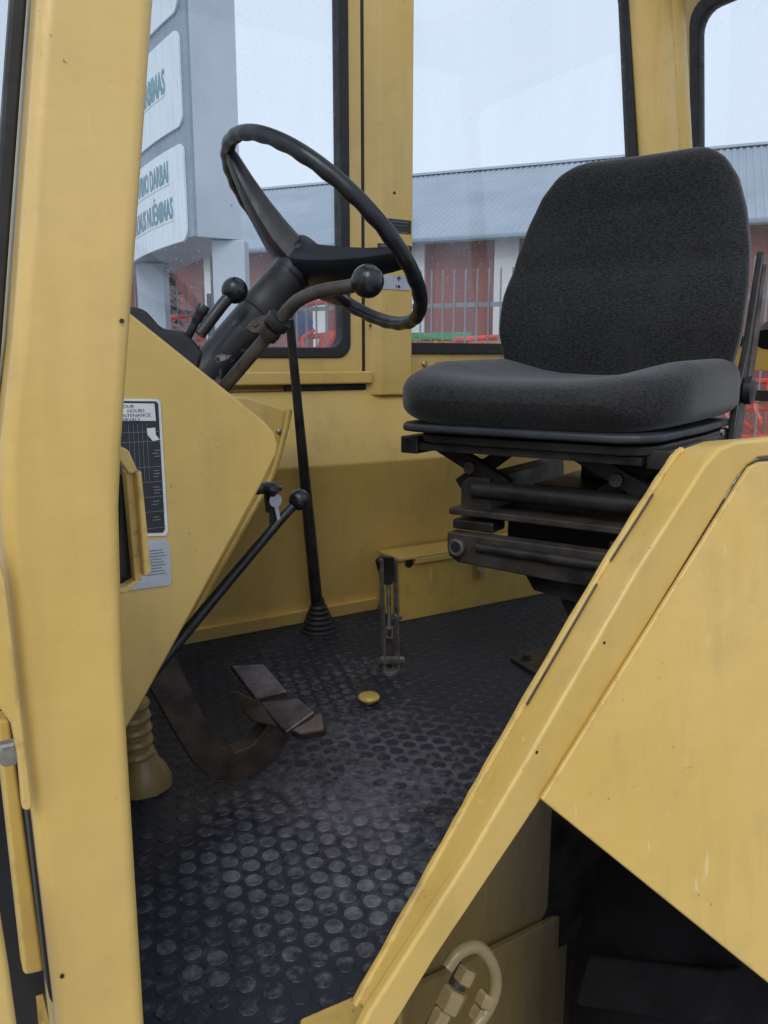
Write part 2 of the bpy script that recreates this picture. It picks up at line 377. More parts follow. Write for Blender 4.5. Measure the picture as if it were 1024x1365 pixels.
# ------------------------------------------------------------------ farm implements between fence and barn
def implement(name, px, d, wdt, hgt, mat, label, cat, seed, discs=2):
    rnd = random.Random(seed); c = PH(px, 480, d); c.z = 0
    t = thing(name, c, label, cat); ax = BD
    P = lambda s, z, q=0.0: c + ax * s + BN * q + Vector((0, 0, z))
    h = wdt / 2
    mk('main_frame', join(tube([P(-h, .1), P(-h, hgt)], .05, 8), tube([P(h, .1), P(h, hgt * .93)], .05, 8),
        *[tube([P(-h, hgt * q), P(h, hgt * (q - .03))], .045, 8) for q in (.3, .55, .78, .97)],
        tube([P(-h, .08), P(-h, .08, .9)], .05, 8), tube([P(h, .08), P(h, .08, .9)], .05, 8), tube([P(-h, .1, .9), P(h, hgt * .6, .5)], .04, 8)), mat, t, True)
    for i in range(6):
        s = -h + wdt * (i + .5) / 6; z = hgt * (.6 + .33 * rnd.random())
        mk('tine', tube(curve([P(s, z), P(s + .12, z - .15, -.18), P(s + .02, z - .38, -.25), P(s + .1, z - .5, -.15)], 4), .035, 6), mat, t, True)
    for i in range(discs):
        s = -h + wdt * (i + .5) / discs; z = hgt * (.72 + .12 * (i % 2))
        mk('disc', lathe([(.02, -.02), (.2, .0), (.2, .02), (.05, .05)], P(s, z, -.12), BN + BD * .4, 14), M['blue_m'] if i % 2 else mat, t, True)
    return t
implement('disc_harrow', 426, 12.8, 1.05, 2.65, M['red_m'], 'red folded disc harrow standing behind the fence beside the far window', 'harrow', 3)
implement('cultivator', 237, 13.2, 1.0, 2.45, M['red_m'], 'red cultivator seen under the curved sign board', 'cultivator', 5, 2)
implement('hay_rake', 655, 13.0, 1.25, 2.1, M['red_m'], 'low red hay rake beside the orange trailer', 'rake', 8, 0)
implement('folded_harrow', 1012, 12.2, 1.2, 1.75, M['red_m'], 'red harrow behind the rear window of the cab', 'harrow', 9, 2)
c = PH(582, 480, 13.4); c.z = 0
tr = thing('farm_trailer', c, 'orange tipping trailer with green rim parked behind the fence', 'trailer')
def tq(s, z, q): return c + BD * s + BN * q + Vector((0, 0, z))
def tbox(s0, s1, z0, z1, q0, q1): return prism([tq(s0, z0, q0), tq(s1, z0, q0), tq(s1, z0, q1), tq(s0, z0, q1)], (0, 0, z1 - z0))
mk('box_body', tbox(-.55, .55, .9, 1.98, 0, 2), M['orange_m'], tr, bevel=.02)
mk('rim', join(tbox(-.58, .58, 1.985, 2.1, -.03, .05), tbox(-.58, .58, 1.985, 2.1, 1.95, 2.03)), M['green_m'], tr)
for s in (-.35, 0, .35): mk('stake', tbox(s - .03, s + .03, .95, 1.97, -.045, -.004), M['orange_m'], tr)
for s in (-.32, .32): mk('wheel', lathe([(.1, -.1), (.42, -.1), (.45, 0), (.42, .1), (.1, .1)], tq(s, .45, .15), BN, 18), M['rubber'], tr, True)
mk('chassis', tbox(-.5, .5, .5, .89, .3, 1.7), M['green_m'], tr)
# dark conifer
c = PH(226, 480, 16.5); c.z = 0
tree = thing('conifer_tree', c, 'dark conifer standing in front of the red barn behind the sign', 'tree')
mk('trunk', tube([c, c + Vector((.03, 0, 1.6)), c + Vector((0, 0, 3.3))], [.09, .06, .02], 8), M['bark'], tree, True)
V, F = [], []; rn = random.Random(4)
for i in range(1500):
    z = rn.uniform(.4, 3.5); rad = .85 * (1 - z / 3.7) * (.35 + .75 * rn.random()) + .03; a = rn.uniform(0, 6.283)
    rad *= .8 + .3 * math.sin(z * 9 + a)
    p = c + Vector((math.cos(a) * rad, math.sin(a) * rad, z - rad * .25)); dr = Vector((math.cos(a), math.sin(a), rn.uniform(-.5, .3))).normalized()
    sdv = dr.cross(Vector((rn.uniform(-1, 1), rn.uniform(-1, 1), 1))).normalized() * rn.uniform(.02, .04); n = len(V)
    V += [p - sdv, p + sdv, p + dr * rn.uniform(.1, .2)]; F.append((n, n + 1, n + 2))
mk('crown', (V, F), M['leaf'], tree)

# ------------------------------------------------------------------ totem sign
SC = PH(266, 480, 8.0); SC.z = 0                          # nearest edge of the sign face
def face(s, z, off=0.0):                                  # curved face, s metres away from the near edge
    n = 40; p = SC.copy(); L = s / n if s else 0
    hd = lambda q: R(7 - 6 * min(q, 4.5))                # heading swings as the face curves
    for i in range(n):
        q = (i + .5) * L; p += Vector((-math.sin(hd(q)), math.cos(hd(q)), 0)) * L
    a = hd(s); nrm = Vector((-math.cos(a), -math.sin(a), 0)); p = p + nrm * off; p.z = z; return p
SIDE = (PH(326, 480, 8.25) - SC); SIDE.z = 0
ZB, ZT, SL = 2.82, 6.6, 4.2
sign = thing('totem_sign', SC + SIDE * .5, 'tall blue grey totem sign with white panels and Lithuanian lettering', 'sign')
plan = [face(SL * i / 16, ZB) for i in range(17)] + [face(SL, ZB) + SIDE, face(0, ZB) + SIDE]
mk('board', prism(plan, (0, 0, ZT - ZB)), M['signblue'], sign)
sp = prism([face(0, ZB - .006, .012), face(0, ZB - .006, .012) + SIDE * 1.02, face(0, ZB - .006) + SIDE * 1.02 + Vector((0, .02, 0)), face(0, ZB - .006) + Vector((0.0, .04, 0))], (0, 0, ZT - ZB + .02))
# pale end cladding of the board
e0 = face(0, ZB - .004); dv = Vector((SIDE.y, -SIDE.x, 0)).normalized()
if dv.dot(CAM - e0) < 0: dv = -dv
clad = mk('end_cladding', prism([e0 + dv * .003 + SIDE * .06, e0 + SIDE * 1.01 + dv * .003, e0 + SIDE * 1.01 + dv * .02, e0 + dv * .02 + SIDE * .06], (0, 0, ZT - ZB)), M['signpost'], sign)
mk('screw', lathe([(.014, 0), (.012, .008)], PH(308, 274, 8.14) + dv * .016, dv, 10), M['steel'], clad, True)
def ring_panel(z0, z1, s0, s1, r=.1):
    pts = []
    for cs, cz, a0 in ((s1 - r, z1 - r, 0), (s0 + r, z1 - r, 90), (s0 + r, z0 + r, 180), (s1 - r, z0 + r, 270)):
        for k in range(6):
            a = R(a0 + 18 * k); pts.append((cs + r * math.cos(a), cz + r * math.sin(a)))
    # strips across s so the panel bends with the face
    ss = [s0 + r * (1 - math.cos(R(15 * i))) for i in range(7)] + [s0 + r + (s1 - s0 - 2 * r) * i / 18 for i in range(1, 18)] + [s1 - r * (1 - math.cos(R(15 * i))) for i in range(6, -1, -1)]
    V, F = [], []
    for s in ss:
        e = r - min(s - s0, s1 - s, r); dz = r - math.sqrt(max(r * r - e * e, 0))
        V += [face(s, z0 + dz, .022), face(s, z1 - dz, .022), face(s, z0 + dz, .002), face(s, z1 - dz, .002)]
    for i in range(len(ss) - 1):
        a, b = i * 4, i * 4 + 4; F += [(a, b, b + 1, a + 1), (a + 1, b + 1, b + 3, a + 3), (a + 2, a, a + 1, a + 3), (a, a + 2, b + 2, b)]
    return V, F
def panelmat():
    m = N('weathered_white_panel'); mp = m.n('ShaderNodeMapping'); mp.inputs['Scale'].default_value = (9, 9, .6); m.l(m.pos, mp.inputs[0])
    st = m.noise(3, 4, .6, mp.outputs[0]); c = m.mix(m.ramp(st, [(.42, 0.0), (.7, 1.0)]), (.62, .70, .76), (.49, .57, .65))
    m.bsdf(c, .4, 0, st, .1, .01); return m.m
M['panel'] = panelmat()
def zc(y): return PH(266, y, 8.0).z
lines = [(zc(318), zc(186), [('ŠIENAVIMO DARBAI', .60, .27), ('DERLIAUS NUĖMIMAS', .25, .27)]),
         (zc(163), zc(32), [('ŽEMĖS DIRBIMAS', .38, .30)]),
         (zc(8), zc(-125), [('AUGALŲ AUGINIMAS', .38, .30)]), (zc(-150), zc(-255), [])]
for z0, z1, tx in lines:
    p = mk('panel', ring_panel(z0, z1, .12, SL - .1), M['panel'], sign)
    for s, zz, sz in tx:
        v, f = text_vf(s, sz, 0.0, .028); right = .50 if 'DARBAI' in s else (.42 if 'NU' in s else .48)
        v = [face(right - q.x * .62, z0 + zz + q.y, .026) for q in v]
        mk('lettering', (v, f), M['teal'], p)
        x0 = right; x1 = right - min(q.x for q in text_vf(s, sz)[0]) * .62
        uv, uf = [], []
        for i in range(15):
            q = x0 + (min(x1, SL - .2) - x0) * i / 14; uv += [face(q, z0 + zz - .035, .026), face(q, z0 + zz - .02, .026)]
        for i in range(14): uf.append((2*i, 2*i+2, 2*i+3, 2*i+1))
        mk('underline', (uv, uf), M['white'], p)
for a, b, d in ((288, 331, 8.2), (188, 224, 10.1)):
    q0, q1 = PH(a, 480, d), PH(b, 480, d); q0.z = q1.z = 0; k = (q1 - q0); nn = Vector((-k.y, k.x, 0)).normalized() * .25
    mk('post', prism([q0, q1, q1 + nn, q0 + nn], (0, 0, ZB - .008)), M['signpost'], sign, bevel=.01)

# ------------------------------------------------------------------ the cab shell
YN, YF, ZF = .5, 1.62, 1.05           # near door plane, far wall, cab floor
cab = thing('wheel_loader', (1.0, 1.06, 0), 'yellow wheel loader cab with open doorway, posts, fender and rain specked windows', 'loader')
Yl, Yd = M['yellow'], M['yellow_dull']
XR = 2.12
# near front pillar (door side)
pil = [(.262, 2.7), (.150, 1.853), (.117, 1.60), (.113, 1.56), (.109, 1.451), (.108, 1.193), (.107, .92), (.056, .92), (.051, 1.221), (.046, 1.45), (.0455, 1.56), (.048, 1.60), (.060, 1.663), (.086, 1.84), (.212, 2.7)]
fpil = mk('front_pillar', prism([(x, YN, z) for x, z in pil], (0, .065, 0)), Yl, cab, bevel=.009, seg=3)
# striker bracket on the pillar
def py(y, *pts): return [PY(a, b, y) for a, b in pts]
mk('striker_bracket', join(prism(py(.57, (150, 590), (172, 600), (183, 625), (190, 632), (172, 632), (160, 615), (150, 612)), (0, .012, 0)),
    prism(py(.575, (167, 627), (180, 630), (191, 770), (180, 778)), (0, .012, 0)),
    prism(py(.566, (182, 630), (189, 627), (203, 764), (192, 770)), (0, .03, 0)),
    prism(py(.575, (150, 790), (168, 792), (192, 772), (180, 774), (164, 784), (150, 782)), (0, .012, 0))), Yl, fpil, bevel=.002)
mk('slot', prism(py(.59, (160, 632), (168, 634), (182, 772), (160, 788)), (0, .004, 0)), M['ink'], fpil)
mk('bolt_hole', lathe([(.0014, 0), (.0014, .001)], PY(83, 1302, YN - .0008), (0, 1, 0), 10), M['ink'], fpil)
mk('bolt_hole', lathe([(.0014, 0), (.0014, .001)], PY(172, 428, YN - .0008) + Vector((-.004, 0, 0)), (0, 1, 0), 10), M['ink'], fpil)
# far front pillar, rear posts, mid post
mk('far_front_pillar', prism([(-.02, YF + .01, .92), (.04, YF + .01, .92), (.05, YF + .01, 1.6), (.26, YF + .01, 2.7), (.19, YF + .01, 2.7), (-.01, YF + .01, 1.6)], (0, .06, 0)), Yl, cab, bevel=.008)
x0, x1 = PY(481, 250, 1.60).x, PY(551, 250, 1.598).x
mid = mk('middle_post', prism([(x0, 1.65, 1.57), (x0 + .005, 1.63, 1.57), (x0 + .05, 1.598, 1.57), (x1, 1.598, 1.57), (x1, 1.70, 1.57), (x0, 1.70, 1.57)], (0, 0, 1.2)), Yl, cab, bevel=.004)
for px, py_ in ((526, 257), (494, 434)): mk('bolt_hole', lathe([(.0035, 0), (.0035, .001)], PY(px, py_, 1.5972 if px > 510 else 1.605), (0, 1, 0), 10), M['ink'], mid)
# decals on the post
def decal(name, px0, py0, px1, py1, y, mat, parent):
    a, b = PY(px0, py0, y), PY(px1, py1, y)
    return mk(name, rbox((a.x, y, b.z), (b.x, y + .0014, a.z)), mat, parent), a, b
def flat_text(s, px, py_, y, size_px, mat, parent, name='lettering', align=0):
    v, f = text_vf(s, 1.0); a = PY(px, py_, y); sc = (PY(px, py_ - size_px, y).z - a.z) / .7
    return mk(name, ([Vector((a.x + q.x * sc, y, a.z + q.y * sc)) for q in v], f), mat, parent)
yd = 1.5962
for i, (a, b, c_, d_) in enumerate(((518, 291, 548, 312), (504, 324, 549, 338))):
    o, _, _ = decal('warning_label', a, b, c_, d_, yd, M['ink'], mid)
    for j in range(4):
        yy = b + 4 + j * (d_ - b - 3) / 4
        pa, pb = PY(a + 3 + j % 2, yy, yd - .0006), PY(c_ - 3 - 3 * (j % 3), yy + 1.6, yd - .0006)
        mk('print_line', rbox((pa.x, yd - .0006, pb.z), (pb.x, yd - .0001, pa.z)), M['galv'], o)
o, _, _ = decal('control_label', 498, 365, 546, 387, yd, M['silver'], mid)
ct = PY(532, 371, yd - .0008)
mk('plus_symbol', join(rbox((ct.x - .0055, yd - .0008, ct.z - .0012), (ct.x + .0055, yd - .0001, ct.z + .0012)), rbox((ct.x - .0012, yd - .0009, ct.z - .006), (ct.x + .0012, yd - .0002, ct.z + .006))), M['ink'], o)
ct = PY(532, 382, yd - .0008)
mk('mark', join(lathe([(.0035, 0), (.0035, .0006)], ct, (0, 1, 0), 10), rbox((ct.x - .008, yd - .0008, ct.z - .003), (ct.x - .0065, yd - .0002, ct.z + .004))), M['ink'], o)
# side window in the far door: yellow frame > gasket, pane
Z1 = 2.6
wx1 = PY(453.5, 250, 1.63).x
w1 = mk('window', ring_prism(rrect(.1, wx1 + .046, 1.618, Z1 + .06, .012, 1.615), rrect(.14, wx1 + .012, 1.657, Z1 + .02, .03, 1.615), (0, .055, 0)), Yl, cab, bevel=.004)
mk('gasket', ring_prism(rrect(.137, wx1 + .014, 1.655, Z1 + .022, .032, 1.61), rrect(.165, wx1 - .009, 1.678, Z1 - .005, .03, 1.61), (0, .035, 0)), M['rubber'], w1, bevel=.004)
mk('pane', rbox((.15, 1.632, 1.665), (wx1 + .005, 1.636, Z1 + .01)), M['glass'], w1)
mk('door_seal', rbox((wx1 + .048, 1.618, 1.61), (wx1 + .054, 1.66, 2.66)), M['rubber'], cab)
# rear side window
wx0 = PY(546, 300, 1.62).x - .06
wR, ln = PY(862, 430, 1.64).x, -.15
w2 = mk('window', ring_prism(rrect(wx0 - .03, wR + .17, 1.60, Z1 + .1, .01, 1.63, lean=ln), rrect(wx0, wR + .012, 1.667, Z1 + .03, .04, 1.63, lean=ln), (0, .05, 0)), Yl, cab, bevel=.004)
mk('gasket', ring_prism(rrect(wx0 - .002, wR + .014, 1.665, Z1 + .032, .042, 1.622, lean=ln), rrect(wx0 + .03, wR - .032, 1.692, Z1, .035, 1.622, lean=ln), (0, .035, 0)), M['rubber'], w2, bevel=.004)
pp = rrect(wx0 + .01, wR, 1.68, Z1 + .02, .03, 1.642, lean=ln)
mk('pane', prism(pp, (0, .004, 0)), M['glass'], w2)
for px in (566, 597): mk('bolt', lathe([(.008, 0), (.008, .003), (.005, .006), (.003, .006)], PY(px, 485, 1.629), (0, -1, 0), 12), M['brass'], w2, True)
mk('bolt', lathe([(.004, 0), (.004, .003)], PY(583, 484, 1.629), (0, -1, 0), 10), M['steel'], w2)
# rear corner post: two rounded flutes
rp = []
zlo, zhi = 1.60, 2.74
def lean_x(px, y): a = PY(px, 215, y); b = PY(px - 12, 0, y); t = (zhi - a.z) / (b.z - a.z); u = (zlo - a.z) / (b.z - a.z); return a.x + (b.x - a.x) * u, a.x + (b.x - a.x) * t
for pa, pb, y, r in ((866, 908, 1.60, .034), (900, 922, 1.60, .03)):
    l0, h0 = lean_x(pa, y); l1, h1 = lean_x(pb, y)
    rp.append(tube([((l0 + l1) / 2, y + .02, zlo), ((h0 + h1) / 2, y + .02, zhi)], 1.0, 20, sx=(l1 - l0) / 2 * 1.15, sy=.04, side=(1, 0, 0)))
rpost = mk('rear_post', join(*rp), Yl, cab, True)
l0, h0 = lean_x(922, 1.6)
# rear wall with its window
rz = [Vector((XR, 1.66, 1.7)), Vector((XR - .1, 1.60, 2.56))]
def rrect_y(y0, y1, z0, z1, r, x0_, n=6):
    return [Vector((x0_ - .12 * (p.z - 1.6), p.x, p.z)) for p in rrect(y0, y1, z0, z1, r, 0, n)]
w3 = mk('window', ring_prism(rrect_y(.5, 1.76, 1.62, 2.74, .01, XR + .05), rrect_y(.56, 1.685, 1.70, 2.64, .06, XR + .05), (.04, 0, 0)), Yl, cab, bevel=.004)
mk('gasket', ring_prism(rrect_y(.555, 1.692, 1.692, 2.648, .06, XR + .043), rrect_y(.585, 1.660, 1.72, 2.615, .055, XR + .043), (.03, 0, 0)), M['rubber'], w3, bevel=.004)
mk('pane', prism(rrect_y(.57, 1.678, 1.71, 2.63, .05, XR + .055), (.004, 0, 0)), M['glass'], w3)
mk('rear_rail', join(rbox((XR + .0, .5, 1.535), (XR + .04, 1.68, 1.565))), M['rubber'], cab)
w4 = mk('window', ring_prism([Vector((XR + .005, y, z)) for y, z in ((.5, 1.1), (1.68, 1.1), (1.68, 1.53), (.5, 1.53))], [Vector((XR + .005, y, z)) for y, z in ((.56, 1.2), (1.62, 1.2), (1.62, 1.528), (.56, 1.528))], (.03, 0, 0)), Yl, cab)
mk('pane', rbox((XR + .015, .555, 1.195), (XR + .019, 1.625, 1.529)), M['glass'], w4)
# far wall: lower skirt leaning in, upper panel leaning out, ledges
mk('side_wall', prism([(.08, 1.630, ZF), (.08, 1.545, 1.424), (.08, 1.618, 1.583), (.08, 1.74, 1.583), (.08, 1.74, ZF)], (XR - .08, 0, 0)), Yl, cab, bevel=.004, seg=2)
mk('skirting', prism([(.3, 1.617, ZF + .001), (.3, 1.609, ZF + .03), (.3, 1.635, ZF + .03)], (.66, 0, 0)), Yl, cab)
mk('sill_rail', rbox((.1, 1.60, 1.598), (x0 + .03, 1.613, 1.626)), Yl, cab, bevel=.004)
mk('sill_backing', rbox((.1, 1.69, 1.584), (XR, 1.71, 1.66)), Yl, cab)
mk('sill_gap', rbox((.73, 1.618, 1.584), (x0 + .03, 1.63, 1.597)), M['ink'], cab)
def flat_rr(x0_, x1_, y0_, y1_, r, z): return [Vector((p.x, p.z, z)) for p in rrect(x0_, x1_, y0_, y1_, r, 0)]
rf = mk('roof', ring_prism(flat_rr(.2, XR + .05, .52, 1.72, .03, 2.755), flat_rr(.55, 1.75, .72, 1.52, .06, 2.755), (0, 0, .075)), Yl, cab, bevel=.008)
mk('bounce_headliner', ring_prism(flat_rr(.24, XR - .05, .56, 1.66, .03, 2.735), flat_rr(.54, 1.76, .71, 1.53, .06, 2.735), (0, 0, .018)), M['white'], rf)  # unseen pale lining, added to bounce light down into the cab
mk('added_hatch_pane', prism(flat_rr(.53, 1.77, .70, 1.54, .06, 2.832), (0, 0, .004)), M['glass'], rf)  # unseen glazed roof opening, added to let sky light in from above
mk('front_wall', rbox((.066, .57, .95), (.074, 1.62, 1.585)), M['ink'], cab)
mk('floor_plate', prism([(.06, YN + .01, .99), (.29, YN + .01, .99), (.33, .575, .99), (.90, .938, .99), (XR, .95, .99), (XR, 1.70, .99), (.06, 1.70, .99)], (0, 0, .055)), Yd, cab)
mk('chassis', rbox((.1, .97, .35), (2.0, 1.5, .985)), M['steel_dark'], cab)
for cx in (.45, 1.6): mk('support', rbox((cx - .06, .95, 0), (cx + .06, 1.3, .36)), M['steel_dark'], cab)
# windscreen beside the pillar
def ledge(z): return .048 + (z - 1.60) * .149 if z > 1.6 else .048
ws = mk('windscreen', prism([(ledge(z) - .001, .542, z) for z in (1.60, 2.7)] + [(ledge(z) - .020, 1.62, z) for z in (2.7, 1.60)], (-.004, 0, 0)), M['glass_front'], cab)
mk('gasket', prism([(ledge(1.58) - .0085, .53, 1.57), (ledge(1.60) - .0085, .53, 1.60), (ledge(2.7) - .0085, .53, 2.7), (ledge(2.7), .53, 2.7), (ledge(1.6), .53, 1.60), (.046, .53, 1.57)], (0, .014, 0)), M['rubber'], ws, bevel=.002)
# hinge plate and door frame below the windscreen
hp = mk('hinge_plate', prism(py(.492, (-40, 700), (0, 745), (8, 775), (44, 1076), (38, 1082), (30, 1080), (24, 1010), (15, 965), (0, 945), (-40, 940)), (0, .008, 0)), Yl, cab, bevel=.002)
mk('bolt', lathe([(.008, 0), (.008, .006), (.006, .007), (.006, .012)], PY(10, 1000, .52), (0, -1, 0), 6), M['steel'], hp)
mk('door_post', prism(py(.57, (-6, 960), (14, 960), (60, 1296), (32, 1302)), (0, .02, 0)), Yd, cab, bevel=.003)
mk('door_seal', prism(py(.512, (36, 1080), (47, 1084), (78, 1350), (66, 1330)), (0, .02, 0)), M['rubber'], cab)
mk('step_plate', prism(py(.46, (-60, 1190), (-4, 1190), (12, 1290), (30, 1420), (-60, 1420)), (0, .02, 0)), Yl, cab, bevel=.004)
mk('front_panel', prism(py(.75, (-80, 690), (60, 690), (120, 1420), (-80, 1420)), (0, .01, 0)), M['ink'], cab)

# ------------------------------------------------------------------ rubber floor mat with round studs
mat = mk('rubber_floor_mat', prism([(.10, YN + .02, 1.046), (.30, YN + .02, 1.046), (.34, .575, 1.046), (.90, .94, 1.046), (2.0, .95, 1.046), (2.0, 1.618, 1.046), (.10, 1.618, 1.046)], (0, 0, .004)), M['mat'])
tag(mat, 'worn black rubber floor mat with round studs covering the cab floor', 'floor mat')
sm = bpy.data.meshes.new('stud'); n = 14; v = [(.0108 * math.cos(2*math.pi*k/n), .0108 * math.sin(2*math.pi*k/n), 0) for k in range(n)] + [(.0101 * math.cos(2*math.pi*k/n), .0101 * math.sin(2*math.pi*k/n), .0010) for k in range(n)]
sm.from_pydata(v, [], [tuple(range(n, 2*n))] + [(k, (k+1) % n, n + (k+1) % n, n + k) for k in range(n)]); sm.materials.append(M['stud'])
spots = []; p0 = .0288; ca, sa = math.cos(R(14)), math.sin(R(14))
for i in range(-70, 71):
    for j in range(-80, 81):
        a, b = (i + .5 * (j % 2)) * p0, j * p0 * .866
        x, y = .7 + a * ca - b * sa, 1.0 + a * sa + b * ca
        if .12 < x < 1.5 and YN + .035 < y < 1.605 and y > .575 + (x - .33) * .625:
            d = Vector((x, y, ZF)) - CAM; z = d.dot(FW); sxx, syy = 512 + FPX * d.dot(RT) / z, 682.5 - FPX * d.dot(UP) / z
            vis = 185 < sxx < 780 and 800 < syy < 1385 and sxx < 500 + (1380 - syy) * .56
            spots.append((0 if vis else 1, z, x, y))
spots.sort()
mloc = mat.location
for q in spots[:300]: share('stud', sm, mat, (q[2] - mloc.x, q[3] - mloc.y, ZF - mloc.z), (0, 0, random.random()))
V, F = [], []
for q in spots[300:]:
    if q[2] > 1.45: continue
    b = len(V); V += [(q[2] + a, q[3] + b_, ZF + c_) for a, b_, c_ in v]
    F += [tuple(range(b + n, b + 2*n))] + [(b + k, b + (k+1) % n, b + n + (k+1) % n, b + n + k) for k in range(n)]
far = mk('studs', (V, F), M['stud'], mat); far['kind'] = 'stuff'

# ------------------------------------------------------------------ dashboard console
con = thing('dashboard_console', (.26, 1.05, ZF), 'yellow sheet metal dashboard console in front of the steering column', 'console')
YC = .85
side = [PY(a, b, YC) for a, b in ((110, 362), (175, 418), (352, 560), (366, 575), (372, 592), (370, 606), (352, 642), (186, 944), (100, 1085))]
mk('side_panel', prism(side, (0, .012, 0)), Yl, con, bevel=.004, seg=3)
ov_ = [Vector((p.x, 0, p.z)) for p in side]
mk('cover', prism([Vector((p.x * .985 + .003, YC + .012, p.z - .004)) for p in side], (0, .36, 0)), Yl, con, bevel=.006)
mk('pedestal', rbox((.09, .9, ZF), (.13, 1.2, 1.45)), M['ink'], con)
kick = mk('kick_panel', prism(py(1.47, (250, 525), (330, 530), (386, 548), (383, 560), (354, 655), (240, 858), (190, 950), (190, 525)), (0, .012, 0)), Yl, con, bevel=.003)
mk('flange', tube(curve(py(1.462, (386, 546), (380, 575), (366, 625), (352, 655), (318, 715), (240, 855)), 6), .006, 8), Yd, kick, True)
mk('screw', lathe([(.006, 0), (.006, .003), (.003, .005)], PY(372, 575, 1.4695), (0, -1, 0), 10), M['steel'], kick, True)
# maintenance decal
YD = YC - .0016
dp = [PY(a, b, YD) for a, b in ((120, 531), (210, 532), (214, 536), (224, 708), (221, 714), (120, 718))]
dec = mk('maintenance_decal', prism(dp, (0, .0014, 0)), M['white'], con)
dec['label'] = 'black and white maintenance table decal'
mk('black_field', prism([PY(a, b, YD - .0005) for a, b in ((122, 534), (208, 535), (211, 538), (220, 706), (217, 710), (122, 713))], (0, .0004, 0)), M['ink'], dec)
mk('white_field', prism([PY(a, b, YD - .001) for a, b in ((122, 537), (206, 538), (208, 561), (122, 561))], (0, .0004, 0)), M['white'], dec)
def dz_(py_): return PY(200, py_, YD).z
def hline(pxa, pxb, py_, th, yy, parent, nm='print_line'):
    a, b = PY(pxa, py_, yy).x, PY(pxb, py_, yy).x; mk(nm, rbox((a, yy, dz_(py_) - th), (b, yy + .0003, dz_(py_))), M['galv'], parent)
for tx_, x_, y_ in (('HOUR', 179, 543), ('HOURS', 193, 549), ('MAINTENANCE', 201, 555), ('INTERVALS', 187, 560.5)):
    v, f = text_vf(tx_, 1.0); a = PY(x_, y_, YD - .0013); sc = .0049
    mk('lettering', ([Vector((a.x + q.x * sc * 1.1, a.y, dz_(y_) + q.y * sc)) for q in v], f), M['ink'], dec)
for yy in (575, 588, 622, 642, 662, 682, 704): hline(150, 213 + (yy - 560) * .05, yy, .0005, YD - .0012, dec, 'table_line')
for xx in (173, 179, 185, 191, 197):
    a = PY(xx, 600, YD - .0014).x
    mk('table_line', rbox((a, YD - .0014, dz_(640)), (a + .0004, YD - .0011, dz_(565))), M['galv'], dec)
rn = random.Random(2)
for k, yy in enumerate((600, 604, 608, 627, 631, 635, 649, 653, 657, 668, 672, 689, 693)): hline(203 + rn.random() * 3, 211 + rn.random() * 4, yy, .0009, YD - .0014, dec)
mk('print_patch', prism([PY(a, b, YD - .0014) for a, b in ((196, 571), (207, 570), (208, 580), (213, 586), (204, 588), (197, 580))], (0, .0003, 0)), M['white'], dec)
dec2 = mk('silver_decal', prism([PY(a, b, YD) for a, b in ((150, 722), (222, 719), (227, 730), (229, 776), (226, 780), (150, 790))], (0, .0014, 0)), M['silver'], con)
for k in range(9): hline(196, 216 + (k % 3) * 3, 734 + k * 4, .0008, YD - .0005, dec2)

# instrument binnacle and its levers
ib = thing('instrument_binnacle', PY(220, 520, 1.1), 'dark instrument housing behind the yellow console', 'instrument panel')
mk('housing', prism(py(1.02, (120, 400), (180, 408), (196, 412), (218, 438), (245, 440), (262, 455), (274, 470), (268, 490), (240, 540), (120, 540)), (0, .22, 0)), M['black'], ib, bevel=.008, seg=3)
def lever(name, label, path, r, knob=None, mat='black'):
    t = thing(name, path[-1], label, 'lever')
    mk('rod', tube(path, r, 12), M[mat], t, True)
    if knob: mk('knob', ball(path[0], knob), M['ball'], t, True)
    return t
lever('throttle_lever', 'short black lever with ball knob behind the console', [PY(313, 387, 1.1), PY(295, 408, 1.1), PY(266, 446, 1.1)], .0085, .0185)
t = thing('indicator_stalk', PY(240, 466, 1.06), 'small black paddle shaped stalk beside the instrument housing', 'stalk')
mk('paddle', tube(curve([PY(272, 407, 1.04), PY(269, 414, 1.04), PY(262, 426, 1.045), PY(252, 446, 1.05), PY(240, 466, 1.06)], 5), [.003] + [.0085] * 6 + [.0075] * 4 + [.0055] * 10, 12), M['black'], t, True)

# ------------------------------------------------------------------ steering column and wheel
WC = Vector((.580, 1.134, 1.835)); WN = Vector((.677, -.069, .732)).normalized()
WA = Vector((-.734, 0, .679)).normalized(); WB = WN.cross(WA)
def wp(r, deg, h=0.0): return WC + (WA * math.cos(R(deg)) + WB * math.sin(R(deg))) * r + WN * h
colm = thing('steering_column', WC - WN * .31, 'black three spoke steering wheel on a scuffed dark steering column', 'steering wheel')
def scuffed():
    m = N('scuffed_black_tube'); k = m.ramp(m.noise(38, 5, .6), [(.60, 0.0), (.66, 1.0)])
    d = m.n('ShaderNodeVectorMath', operation='DISTANCE'); m.l(m.pos, d.inputs[0]); d.inputs[1].default_value = tuple(PD(292, 480, 1.16))
    k = m.math('MULTIPLY', k, m.ramp(d.outputs['Value'], [(.02, 1.0), (.07, 0.0)]))
    b = m.mix(m.ramp(m.noise(25, 4), [(.5, 0.0), (.7, 1.0)]), (.012, .012, .015), (.03, .024, .02))
    m.bsdf(m.mix(k, b, (.32, .31, .30)), .45, 0, m.noise(90, 3), .2, .001); return m.m
mk('tube', lathe([(.029, .31), (.0292, .2), (.0292, .14), (.0285, .139), (.0285, .075)], WC, -WN, 28), scuffed(), colm, True)
mk('sleeve', lathe([(.0305, .160), (.0312, .158), (.0312, .110), (.0300, .108), (.0300, .07)], WC, -WN, 28), M['steel_dark'], colm, True)
